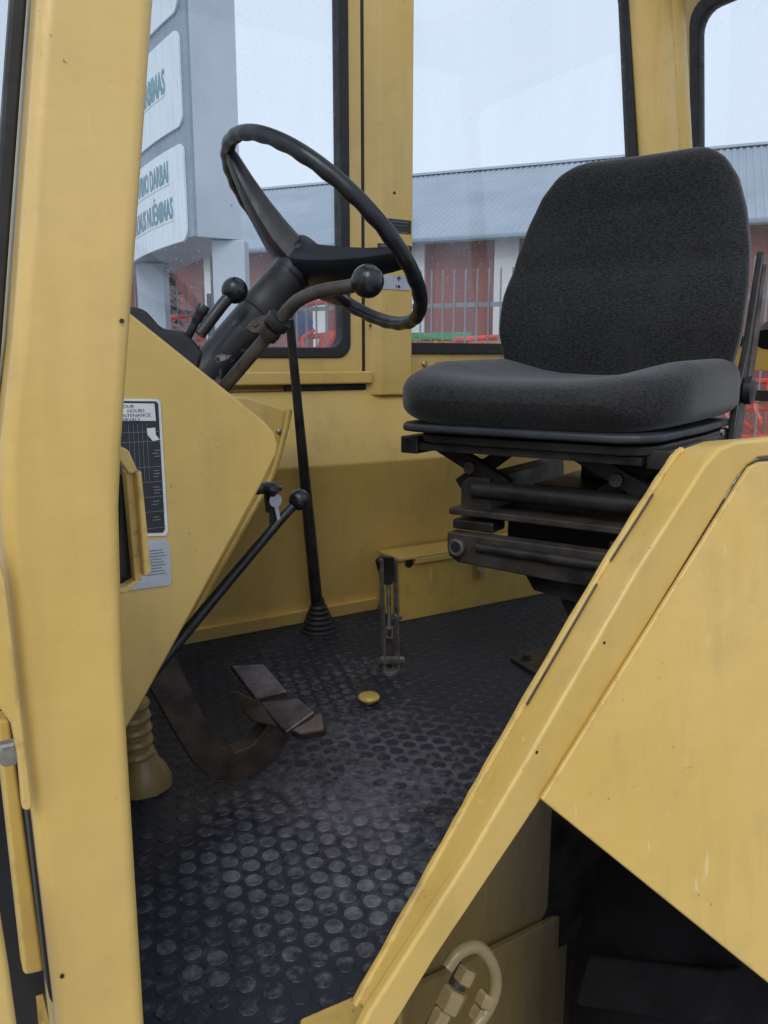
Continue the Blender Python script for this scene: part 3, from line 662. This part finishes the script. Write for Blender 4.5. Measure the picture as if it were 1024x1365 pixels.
# clamp bracket to the shift rod
mk('clamp_plate', prism([PD(a, b, 1.085) for a, b in ((327, 438), (336, 426), (352, 420), (366, 420), (362, 436), (350, 444), (336, 444))], ray(340, 430) * .004), M['rust'], colm, bevel=.0015)
mk('clamp_slot', lathe([(.004, 0), (.004, .001)], PD(340, 431, 1.0835), -FW, 10), M['ink'], colm)
sw = mk('steering_wheel', lathe([(.0, -.022), (.028, -.026), (.036, -.035), (.039, -.05), (.036, -.066), (.030, -.082), (.030, -.088), (0, -.09)], WC, WN, 28), M['wheel'], colm, True)
V, F = [], []; nm, nn = 132, 16
for i in range(nm):
    a = 360 * i / nm; rad = (WA * math.cos(R(a)) + WB * math.sin(R(a)))
    for k in range(nn):
        th = 2 * math.pi * k / nn; q = .0108
        ci, cz = math.cos(th), math.sin(th)
        if cz < .3: q *= 1 + .075 * math.cos(R(a) * 30)          # finger grips along the underside
        V.append(WC + rad * (.185 + q * ci * .95) + WN * q * cz * 1.05)
for i in range(nm):
    for k in range(nn):
        j = (i + 1) % nm; F.append((i*nn + k, i*nn + (k+1) % nn, j*nn + (k+1) % nn, j*nn + k))
mk('rim', (V, F), M['wheel'], sw, True)
for a in (338, 108, 224):
    rr = [(.015, -.056, .034, .024), (.05, -.050, .031, .023), (.09, -.038, .026, .019), (.13, -.023, .021, .015), (.165, -.008, .018, .011), (.182, -.001, .016, .008)]
    V, F = [], []; tang = (-WA * math.sin(R(a)) + WB * math.cos(R(a))); n = 12
    for r_, h_, sw_, sh_ in rr:
        for k in range(n):
            th = 2 * math.pi * k / n; cx = math.copysign(abs(math.cos(th)) ** .6, math.cos(th)); cz = math.copysign(abs(math.sin(th)) ** .6, math.sin(th))
            V.append(wp(r_, a, h_ + cz * sh_) + tang * cx * sw_)
    for i in range(len(rr) - 1):
        for k in range(n): F.append((i*n + k, i*n + (k+1) % n, (i+1)*n + (k+1) % n, (i+1)*n + k))
    F += [tuple(range(n)), tuple(range((len(rr)-1)*n, len(rr)*n))]
    mk('spoke', (V, F), M['wheel'], sw, True)
# shift rod with ball
path = curve([PD(486, 376, .985), PD(465, 382, .99), PD(428, 388, 1.005), PD(400, 399, 1.02), PD(383, 415, 1.035), PD(366, 437, 1.05), PD(330, 480, 1.075), PD(290, 527, 1.10)], 6)
t = thing('shift_lever', path[-1], 'bent grey steel shift rod with black ball beside the steering column', 'lever')
mk('rod', tube(path, .0088, 14), M['rod'], t, True)
mk('knob', ball(PD(490, 375, .98), .0205, 24, 16), M['ball'], t, True)
ax = (path[-8] - path[-14]).normalized()
mk('collar', lathe([(.010, -.004), (.0165, -.004), (.0172, 0), (.0172, .007), (.0165, .009), (.010, .009)], PD(372, 427, 1.045), ax, 20), M['black'], t, True)
mk('collar', lathe([(.010, -.007), (.0145, -.006), (.0150, 0), (.0145, .008), (.010, .009)], PD(360, 442, 1.052), ax, 20), M['rust'], t, True)
mk('stub_bolt', lathe([(.007, 0), (.009, .004), (.009, .014), (.007, .018)], PD(392, 418, 1.06), RT * -1 + UP * .4, 12), M['black'], t, True)

# ------------------------------------------------------------------ gear lever at the far wall
gb = PZ(425, 842, ZF)
t = thing('gear_lever', gb, 'tall black gear lever rising from a ribbed rubber boot', 'lever')
top = PY(386, 425, 1.43)
pb = gb + Vector((-.004, 0, .07))
mk('rod', tube([pb, pb.lerp(top, .3), pb.lerp(top, .7), top], [.0135, .0125, .0095, .0085], 14), M['steel_dark'], t, True)
prof = [(.041, 0)]
for k in range(6):
    r0 = .040 - k * .0042; z0 = .002 + k * .0105; prof += [(r0, z0), (r0 + .001, z0 + .004), (r0 - .001, z0 + .008), (r0 - .006, z0 + .0095)]
prof += [(.015, .07), (.013, .078)]
mk('boot', lathe(prof, gb, (0, 0, 1), 28), M['rubber'], t, True)

# lever below the console, ignition switch and key
t = lever('hand_lever', 'thin black hand lever with ball knob below the console edge', [PY(399, 666, 1.0), PY(376, 690, 1.0), PY(300, 780, .985), PY(205, 895, .97)], [.0066, .0068, .0072, .008], .0152)
kc = PY(361, 650, 1.0)
t = thing('ignition_switch', kc, 'black ignition switch with silver key and fob hanging under the console', 'switch')
mk('cap', lathe([(.0, .008), (.010, .007), (.016, .002), (.0165, -.002), (.012, -.004), (.007, -.012), (0, -.014)], kc, (.1, 0, 1), 20), M['black'], t, True)
mk('key', join(lathe([(.0035, 0), (.0095, 0), (.0095, .0016), (.0035, .0016)], PY(367, 667, .995), (.1, -1, 0), 18), prism(py(.994, (366, 676), (371, 675), (375, 696), (371, 699)), (0, .0016, 0))), M['silver'], t)
mk('fob', prism(py(1.0, (361, 676), (368, 676), (369, 710), (363, 714), (360, 712)), (0, .005, 0)), M['black'], t, bevel=.001)
mk('bracket', prism(py(1.004, (355, 655), (362, 655), (366, 684), (358, 684)), (0, .01, 0)), M['black'], t)
# linking post so the switch is carried by the console
mk('mount', tube([kc, kc + Vector((-.03, 0, .0))], .008, 10), M['black'], t, True)

# ------------------------------------------------------------------ brake pedal
t = thing('brake_pedal', PZ(305, 1040, ZF), 'curved brown steel brake pedal with worn split pads', 'pedal')
yp = .97
arm = [PY(a, b, yp) for a, b in ((150, 770), (178, 780), (236, 880), (262, 932), (280, 972), (294, 995), (314, 1003), (335, 995), (352, 975), (362, 955), (392, 962), (386, 985), (372, 1010), (345, 1033), (310, 1043), (280, 1038), (258, 1018), (238, 985), (200, 918), (150, 840))]
mk('arm', prism(arm, (0, .028, 0)), M['rust'], t, bevel=.002)
def slab(px, d, th):
    P = [PD(a, b, dd) for (a, b), dd in zip(px, d)]; n = (P[1] - P[0]).cross(P[-1] - P[0]).normalized()
    if n.z > 0: n = -n
    return prism(P, n * th)
mk('pad', slab(((306, 886), (352, 884), (384, 921), (340, 931)), (1.16, 1.16, 1.10, 1.10), .010), M['pad'], t, bevel=.003)
mk('pad', slab(((344, 934), (398, 930), (420, 948), (380, 977)), (1.10, 1.10, 1.06, 1.05), .010), M['pad'], t, bevel=.003)
mk('pad_edge', slab(((384, 972), (412, 950), (431, 949), (434, 974), (400, 979)), (1.055, 1.07, 1.07, 1.06, 1.05), .02), M['rust'], t, bevel=.004)
mk('pad_bracket', slab(((316, 922), (345, 934), (384, 972), (366, 968), (338, 962), (322, 948)), (1.11, 1.10, 1.06, 1.07, 1.08, 1.1), .008), M['rust'], t, bevel=.002)

# painted rubber bellows at the door post
bb = PZ(190, 1050, ZF)
t = thing('steering_bellows', bb, 'small yellow painted rubber bellows with cracked foot beside the front pillar', 'bellows')
pr = []
for k in range(5):
    z = .048 + k * .018; pr += [(.019, z), (.0245, z + .003), (.0265, z + .008), (.0245, z + .013), (.019, z + .016)]
mk('bellows', lathe([(.02, .03)] + pr + [(.018, .15), (.017, .2)], bb + Vector((-.003, 0, 0)), (-.05, 0, 1), 24), M['yellow_old'], t, True)
V, F = lathe([(.034, 0), (.034, .012), (.029, .028), (.021, .042), (.018, .052)], bb, (0, 0, 1), 24)
V = [Vector((bb.x + (q.x - bb.x) * (1.25 if q.x > bb.x else 1), q.y, q.z)) for q in V]
mk('foot', (V, F), M['yellow_old'], t, True)

# ------------------------------------------------------------------ toolbox
tb = thing('toolbox', (1.2, 1.56, ZF), 'long yellow steel toolbox with brass latch against the far wall', 'toolbox')
bx0, bx1, by = .957, 1.66, 1.505
mk('body', rbox((bx0, by, ZF), (bx1, 1.588, 1.196)), Yd, tb, bevel=.003)  # duller yellow than the lid: shade of the front put into the colour
mk('lid', join(rbox((bx0 - .008, by - .008, 1.198), (bx1 + .008, 1.588, 1.206)), rbox((bx0 + .035, by - .0085, 1.186), (bx1 + .008, by - .0025, 1.199))), Yl, tb, bevel=.002)
mk('hinge_gap', lathe([(.011, 0), (.011, .02)], (bx0 + .022, by - .0015, 1.189), (0, 1, 0), 14), M['ink'], tb)
lt = PY(638, 755, by - .003)
la = mk('latch', rbox((lt.x - .008, by - .012, lt.z - .012), (lt.x + .008, by - .002, lt.z + .016)), M['brass'], tb, bevel=.002)
mk('catch', join(rbox((lt.x - .003, by - .016, lt.z - .03), (lt.x + .007, by - .004, lt.z - .008)), tube([(lt.x - .01, by - .01, lt.z + .006), (lt.x + .01, by - .01, lt.z - .002)], .003, 8)), M['brass'], la)

# parking brake linkage
lb = PZ(520, 897, ZF); ly = lb.y
t = thing('parking_brake_lever', lb, 'upright parking brake linkage with two thin steel bars beside the toolbox', 'lever')
def lp(px, py_): return PY(px, py_, ly)
for a, b in ((508, 512), (527, 530)): mk('side_bar', bar([lp(a, 745), lp(b, 902)], .0042, .012, (1, 0, 0)), M['steel'], t)
mk('yoke', join(prism([lp(a, b) for a, b in ((504, 748), (510, 743), (526, 743), (531, 748), (529, 764), (523, 780), (514, 780), (508, 764))], (0, .014, 0))), M['steel_dark'], t, bevel=.003)
mk('rod', tube([lp(518, 780), lp(519, 838)], .0042, 10), M['steel'], t, True)
mk('loop', tube([lp(515, 836), lp(515, 850), lp(523, 850), lp(523, 836)], .003, 8, closed=True), M['steel'], t, True)
mk('pin', tube([lp(505, 880), lp(537, 880)], .0075, 14), M['steel'], t, True)
mk('upper_pin', tube([lp(524, 822), lp(534, 822)], .006, 12), M['steel'], t, True)
mk('shield', prism([lp(a, b) + Vector((0, .015, 0)) for a, b in ((513, 838), (527, 838), (529, 902), (514, 902))], (0, .004, 0)), M['rod'], t)
mk('base', lathe([(.017, 0), (.017, .006), (.009, .009)], lb, (0, 0, 1), 16), M['steel'], t, True)

# yellow button on the floor
cb = PZ(492, 938, ZF + .0026)
o = mk('floor_button', lathe([(.006, 0), (.007, .007), (.018, .009), (.0195, .013), (.017, .0165), (.007, .018)], cb, (0, 0, 1), 20), Yd, smooth=True)
tag(o, 'round yellow button with chipped paint standing on the studded mat', 'button')
# steel plate bolted to the floor
q = [PZ(a, b, ZF + .0028) for a, b in ((680, 880), (722, 866), (790, 900), (744, 912), (714, 900))]
pl = thing('floor_bracket', q[0], 'flat dark steel bracket bolted to the mat below the seat', 'bracket')
mk('plate', prism(q, (0, 0, .006)), M['rust'], pl, bevel=.001)
mk('bolt', lathe([(.011, 0), (.011, .003), (.008, .0035), (.008, .009)], PZ(702, 878, ZF + .009), (0, 0, 1), 6), M['steel_dark'], pl)

# ------------------------------------------------------------------ operator seat (turned towards the door)
SEAT = Vector((1.07, 1.075, ZF)); st = thing('operator_seat', SEAT, 'dark grey fabric operator seat on a black suspension, turned towards the door', 'seat', R(-65.5))
def sp_(v, e): return math.copysign(abs(v) ** e, v)
# cushion: rings from front to back
V, F = [], []; ns, nk = 30, 56; D_ = .50
for i in range(ns + 1):
    s = i / ns; s = s * s * (3 - 2 * s) * .35 + s * .65; y = -.29 + D_ * s
    e = max(0.0, 1 - (s * D_) / .085); fr = math.sqrt(max(0.0, 1 - e * e)) if e > 0 else 1
    e2 = max(0.0, 1 - ((1 - s) * D_) / .05); fr = min(fr, math.sqrt(max(0.0, 1 - e2 * e2)) if e2 > 0 else 1); fr = max(fr, .03)
    hw = .240 + .016 * math.sin(min(1, s * 1.6) * math.pi / 2); hw *= 1 - .13 * (1 - min(1, fr) ) 
    e3 = max(0.0, 1 - (s * D_) / .15); hw -= .06 * e3 ** 2
    for k in range(nk):
        th = 2 * math.pi * k / nk; cx, cz = sp_(math.cos(th), .52), sp_(math.sin(th), .66)
        x = hw * cx
        up = max(0, abs(x) / hw - .35) / .65
        bol = .062 * (up ** 1.5) * min(1, .05 + s / .42) * (1 if cz > 0 else 0)
        mid_ = -.008 * math.exp(-(x / .11) ** 2) * min(1, s * 2) * (1 if cz > 0 else 0)
        z = .536 + fr * cz * (.034 if cz > 0 else .050) + (bol + mid_) * max(0, cz) + .010 * s * (1 if cz > 0 else 0)
        V.append((x - .016, y, z))
for i in range(ns):
    for k in range(nk): F.append((i*nk + k, i*nk + (k+1) % nk, (i+1)*nk + (k+1) % nk, (i+1)*nk + k))
F += [tuple(range(nk)), tuple(range(ns*nk, (ns+1)*nk))]
mk('cushion', (V, F), M['fabric'], st, True, local=True)
# backrest: rings from bottom to top
V, F = [], []; ns, nk = 34, 56; H = .50
hwp = [(0, .172), (.06, .2), (.16, .225), (.3, .239), (.45, .24), (.6, .230), (.74, .214), (.86, .192), (.94, .165), (.98, .138), (1, .108)]
def ip(t, tab):
    for (a, u), (b, v_) in zip(tab, tab[1:]):
        if t <= b: q = (t - a) / (b - a); return u + (v_ - u) * q
    return tab[-1][1]
for i in range(ns + 1):
    t_ = i / ns; t_ = 1 - (1 - t_) ** 1.5 * .55 - (1 - t_) * .45; z = .505 + H * t_; hw = ip(t_, hwp)
    e = max(0.0, 1 - (1 - t_) * H / .045); ft = math.sqrt(max(0.0, 1 - e * e)); e2 = max(0.0, 1 - t_ * H / .03); ft = max(.04, min(ft, math.sqrt(max(0.0, 1 - e2 * e2))))
    yc = .205 + (z - .5) * .17 - .03 * math.exp(-((t_ - .35) / .2) ** 2)
    for k in range(nk):
        th = 2 * math.pi * k / nk; cx, cy = sp_(math.cos(th), .5), sp_(math.sin(th), .6); x = hw * cx
        y = yc + cy * .045 * ft - .045 * (abs(x) / .235) ** 2.2
        if cy < 0:                                    # front face: faint lumbar folds and wing seams
            y += .0055 * math.exp(-((t_ - .56) / .035) ** 2) + .005 * math.exp(-((t_ - .79) / .03) ** 2) * math.exp(-(x / .12) ** 2)
            y += .005 * math.exp(-((abs(x) - .125) / .012) ** 2) * max(0, min(1, (t_ - .1) * 6)) * max(0, min(1, (.8 - t_) * 6))
        V.append((x, y, z))
for i in range(ns):
    for k in range(nk): F.append((i*nk + k, i*nk + (k+1) % nk, (i+1)*nk + (k+1) % nk, (i+1)*nk + k))
F += [tuple(range(nk)), tuple(range(ns*nk, (ns+1)*nk))]
mk('backrest', (V, F), M['fabric'], st, True, local=True)
def lb_(x0_, x1_, y0_, y1_, z0_, z1_): return rbox((x0_, y0_, z0_), (x1_, y1_, z1_))
# cushion tray with rounded front
tray = [(-.17, -.272), (.17, -.272), (.205, -.258), (.226, -.22), (.24, .0), (.24, .2), (-.24, .2), (-.24, 0), (-.226, -.22), (-.205, -.258)]
mk('cushion_tray', prism([(a - .014, b, .480) for a, b in tray], (0, 0, .014)), M['tray'], st, bevel=.006, local=True)
mk('seat_pan', prism([(a * .93, b * .92, .460) for a, b in tray], (0, 0, .016)), M['steel_dark'], st, bevel=.004, local=True)
mk('slide_rail', lb_(-.232, -.197, -.245, .2, .440, .470), M['steel_dark'], st, bevel=.003, local=True)
mk('slide_rail', lb_(.19, .225, -.225, .2, .440, .470), M['steel_dark'], st, bevel=.003, local=True)
mk('cross_rail', lb_(-.196, .189, -.24, -.222, .447, .459), M['steel_dark'], st, local=True)
def lt_(*a, **k): return tube(*a, **k)
for s in (-.13, .13):
    mk('scissor_arm', bar([(s - .07, -.17, .455), (s + .07, -.165, .385)], .02, .026, (0, 1, 0)), M['steel_dark'], st, local=True)
    mk('scissor_arm', bar([(s + .07, -.14, .455), (s - .04, -.135, .375)], .016, .024, (0, 1, 0)), M['steel_dark'], st, local=True)
    mk('pivot', tube([(s + .005, -.19, .415), (s + .005, -.11, .415)], .011, 12), M['rod'], st, True, local=True)
mk('suspension_plate', prism([(.0, .02, .37), (.0, .02, .415), (.04, .02, .435), (.2, .02, .435), (.22, .02, .37)], (0, .012, 0)), M['steel_dark'], st, bevel=.003, local=True)
for x_ in (-.005, .12): mk('knob', lathe([(.012, 0), (.015, -.004), (.015, -.014), (.010, -.018)], (x_, -.10 + abs(x_) * .6, .452 if x_ < 0.05 else .445), (0, 0, 1), 12), M['black'], st, True, local=True)
# upper carriage
mk('carriage_end', prism([(-.165, -.19, .335), (-.165, -.19, .385), (-.15, -.19, .40), (-.11, -.19, .40), (-.105, -.19, .335)], (0, .34, 0)), M['rust_dark'], st, bevel=.003, local=True).location.x += .025
mk('carriage_tube', tube([(-.14, -.185, .378), (.24, -.185, .378)], .016, 16), M['steel_dark'], st, True, local=True).location.x += .025
mk('carriage_plate', lb_(-.175, .24, -.215, .16, .334, .346), M['rust_dark'], st, bevel=.003, local=True).location.x += .025
mk('carriage_top', lb_(-.06, .22, -.12, .10, .380, .386), M['steel_dark'], st, bevel=.003, local=True).location.x += .025
mk('spring_box', lb_(-.10, .22, -.13, .12, .285, .333), M['ink'], st, local=True).location.x += .025
mk('stop_block', lb_(-.17, -.09, -.21, -.16, .308, .326), M['steel_dark'], st, bevel=.004, local=True).location.x += .025
mk('stop_block', lb_(.11, .18, -.21, -.16, .300, .322), M['steel_dark'], st, bevel=.006, local=True).location.x += .025
# lower front bar with round socket
mk('lower_bar', prism([(-.168, -.225, .262), (-.172, -.225, .275), (-.172, -.225, .305), (.24, -.225, .305), (.24, -.225, .25), (.05, -.225, .245), (-.15, -.225, .252)], (0, .03, 0)), M['rust_dark'], st, bevel=.004, local=True).location.x += .025
mk('bar_rib', tube([(-.11, -.226, .285), (.23, -.226, .283)], .009, 10), M['steel_dark'], st, True, local=True).location.x += .025
mk('socket', lathe([(.008, .002), (.012, .0), (.016, .002), (.0165, .012)], (-.148, -.238, .281), (0, 1, 0), 20), M['rod'], st, True, local=True).location.x += .025
mk('socket_hole', lathe([(.010, 0), (.010, .001)], (-.148, -.2365, .281), (0, 1, 0), 16), M['ink'], st, local=True).location.x += .025
mk('under_frame', prism([(-.04, -.19, .245), (-.02, -.19, .215), (.2, -.19, .19), (.2, -.19, .248)], (0, .34, 0)), M['steel_dark'], st, local=True).location.x += .025
mk('pedestal', prism([(-.0, -.15, .215), (.14, -.15, .2), (.14, -.15, .0), (.09, -.15, .0), (.06, -.15, .1)], (0, .26, 0)), M['ink'], st, bevel=.004, local=True).location.x += .025
# backrest bracket and armrest at the near side
mk('back_bracket', prism([(.225, .15, .40), (.225, .21, .40), (.225, .27, .60), (.225, .32, .80), (.225, .30, .805), (.225, .23, .62), (.225, .18, .55)], (.014, 0, 0)), M['black'], st, bevel=.003, local=True)
mk('bracket_strip', prism([(.2395, .235, .56), (.2395, .255, .55), (.2395, .31, .77), (.2395, .298, .78)], (.006, 0, 0)), M['rod'], st, local=True)
mk('back_bracket', prism([(-.232, .12, .47), (-.232, .17, .47), (-.215, .20, .60), (-.215, .16, .60)], (.014, 0, 0)), M['black'], st, local=True)
mk('recline_knob', lathe([(.022, 0), (.026, .004), (.026, .016), (.02, .02)], (.239, .20, .545), (1, 0, 0), 16), M['black'], st, True, local=True)
mk('armrest', tube(curve([(.25, .33, .64), (.255, .37, .66), (.262, .42, .655), (.265, .5, .64)], 5), .022, 14), M['black'], st, True, local=True)
mk('frame_bolt', lathe([(.006, 0), (.006, .005)], (.236, .05, .478), (1, 0, 0), 6), M['steel'], st, local=True)

# ------------------------------------------------------------------ rear fender / lower door frame at the near side
crest = [PY(a, b, YN) for a, b in ((470, 1395), (493, 1350), (628, 1140), (700, 1018), (850, 760), (940, 620), (960, 597), (985, 588), (1100, 572))]
crest[-1].x = 1.9
groove = [PY(a, b, YN) for a, b in ((1100, 596), (1010, 612), (985, 636), (850, 858), (720, 1070), (581, 1278), (500, 1412))]
groove[0].x = 1.9
fe = mk('rear_fender', prism(crest + groove, (0, .012, 0)), Yl, cab, bevel=.004, seg=3)
# top lip: runs from the crest inwards
lipc = crest[1:]; wd = [.020, .034, .038, .040, .042, .042, .042, .042]
V, F = [], []
for p, w_ in zip(lipc, wd):
    V += [p + Vector((-.001, .003, -.001)), p + Vector((-.001 + .0, w_, -.004)), p + Vector((.008, w_, -.016)), p + Vector((.008, .008, -.013))]
for i in range(len(lipc) - 1):
    for k in range(4): F.append((i*4 + k, i*4 + (k+1) % 4, i*4 + 4 + (k+1) % 4, i*4 + 4 + k))
F += [(0, 1, 2, 3), tuple(4 * (len(lipc) - 1) + k for k in (3, 2, 1, 0))]
lip = mk('top_lip', (V, F), Yl, fe, bevel=.003, seg=3)
# weld bead / rubber edge along the inner side of the lip
ed = [lipc[i] + Vector((-.003, wd[i], -.006)) for i in range(7)]
mk('edge_bead', tube(curve(ed[:6], 10), [.0042 + .0004 * math.sin(i * 1.7) for i in range(51)], 8), Yd, fe, True)
for a, b in ((2.25, 2.9), (3.05, 3.7)):
    i = int(a); q0 = ed[i].lerp(ed[i+1], a - i); i = int(b); q1 = ed[i].lerp(ed[min(i+1, 6)], b - i)
    mk('edge_slot', tube([q0 + Vector((-.001, -.006, .003)), q1 + Vector((-.001, -.006, .003))], .0011, 6), M['rust'], fe)
f0, f1, f2 = PY(722, 1066, .494), PY(988, 640, .494), PY(1024, 1310, .41)     # flares outwards towards its lower edge
fn = (f1 - f0).cross(f2 - f0).normalized()
def pfl(x, y): r = ray(x, y); return CAM + r * ((f0 - CAM).dot(fn) / r.dot(fn))
pn = [pfl(a, b) for a, b in ((1120, 600), (1012, 616), (1000, 622), (988, 640), (722, 1066), (1024, 1310), (1130, 1396))]
def on_panel(x, z): return Vector((x, f0.y - ((x - f0.x) * fn.x + (z - f0.z) * fn.z) / fn.y, z))
pn = [on_panel(1.9, pn[1].z + .004)] + pn[1:] + [on_panel(1.9, .72)]
mk('side_panel', prism(pn, fn * (.006 if fn.y > 0 else -.006)), Yl, fe, bevel=.002)
mk('panel_groove', tube([PY(1012, 613, .4985) + Vector((1.1, 0, .002))] + [PY(a, b, .4985) for a, b in ((1012, 613), (998, 620), (986, 638), (722, 1064))], .0016, 6), M['rust'], fe)
PA, PB = Vector((.30, .548, 0)), Vector((.90, .927, 0)); PNn = Vector((-(PB - PA).y, (PB - PA).x, 0)).normalized()
def pin(x, y, off=0.0):                                   # sight line onto the slanting inner sheet
    r = ray(x, y); o = PA - PNn * off; t = (o - CAM).dot(PNn) / r.dot(PNn); return CAM + r * t
mk('inner_panel', prism([Vector(p) for p in ((.30, .548, 1.055), (.46, .649, 1.075), (.62, .750, 1.10), (.90, .927, 1.14), (.90, .927, .7), (.30, .548, .7))], PNn * .008), M['yellow_shaded'], fe)
mk('inner_back', rbox((.902, .930, .6), (2.0, .940, 1.14)), M['steel_dark'], fe)
mk('lower_ledge', prism([pin(a, b, .003) for a, b in ((520, 1322), (590, 1290), (745, 1215), (900, 1140), (900, 1420), (520, 1420))], -PNn * .012), M['yellow_shaded'], fe, bevel=.003)
mk('support_leg', rbox((1.7, .64, 0), (1.77, .71, 1.3)), M['steel_dark'], fe)
mk('corner_chip', prism([PZ(a, b, ZF + .004) for a, b in ((400, 1372), (474, 1340), (488, 1362), (480, 1400), (400, 1400))], (0, 0, .012)), Yd, fe, bevel=.003)
for a, b in ((806, 857), (716, 1003)): mk('bolt_hole', lathe([(.0016, 0), (.0016, .0008)], PY(a, b, YN - .0005), (0, 1, 0), 10), M['ink'], fe)
# hydraulic hose and fittings below
hy = thing('hydraulic_fittings', PY(620, 1360, .555), 'yellow painted hydraulic hose loop and hex fittings under the fender', 'hydraulic hose')
mk('hose', tube(curve([PY(a, b, .545) for a, b in ((596, 1290), (612, 1270), (636, 1262), (655, 1282), (661, 1312), (652, 1342), (634, 1368), (615, 1400))], 6), .0065, 12), M['yellow_hose'], hy, True)
axf = PY(640, 1240, .555) - PY(590, 1345, .555)
for a, b, r_, h_ in ((621, 1300, .0105, .012), (602, 1332, .013, .018), (586, 1360, .010, .018)):
    mk('hex_fitting', lathe([(r_ * .8, -h_ / 2 - .002), (r_, -h_ / 2), (r_, h_ / 2), (r_ * .8, h_ / 2 + .002)], PY(a, b, .55), axf, 6), M['yellow_hose'], hy)
mk('pipe', tube([PY(560, 1405, .555), PY(622, 1290, .555)], .009, 12), M['steel_dark'], hy, True)
for a, b in ((648, 1332), (640, 1352)): mk('hex_fitting', lathe([(.009, -.007), (.0105, -.005), (.0105, .005), (.009, .007)], PY(a, b, .549), axf, 6), M['yellow_hose'], hy)
# rear tyre in the wheel arch
tc = Vector((1.37, .63, .70)); TR = 1.2
ty = mk('rear_wheel', lathe([(.05, -.06), (.28, -.05), (.31, -.09), (.31, .09), (.05, .06)], tc, (0, 1, 0), 32), Yd, cab, True)
mk('tyre', lathe([(.30, -.10), (.47, -.12), (.60, -.11), (.65, -.05), (.655, 0), (.65, .05), (.60, .11), (.47, .12), (.30, .10)], tc, (0, 1, 0), 48), M['tyre'], ty, True)
for k in range(20):
    a = R(18 * k); u = Vector((math.cos(a), 0, math.sin(a))); tn = Vector((-math.sin(a), 0, math.cos(a))); p = tc + u * .635
    mk('lug', prism([p + Vector((0, -.118, 0)) - tn * .035 - u * .06, p + Vector((0, -.118, 0)) + tn * .035 - u * .06, p + Vector((0, .02, 0)) + tn * .10, p + Vector((0, .02, 0)) + tn * .03], u * .055), M['tyre'], ty, bevel=.006)
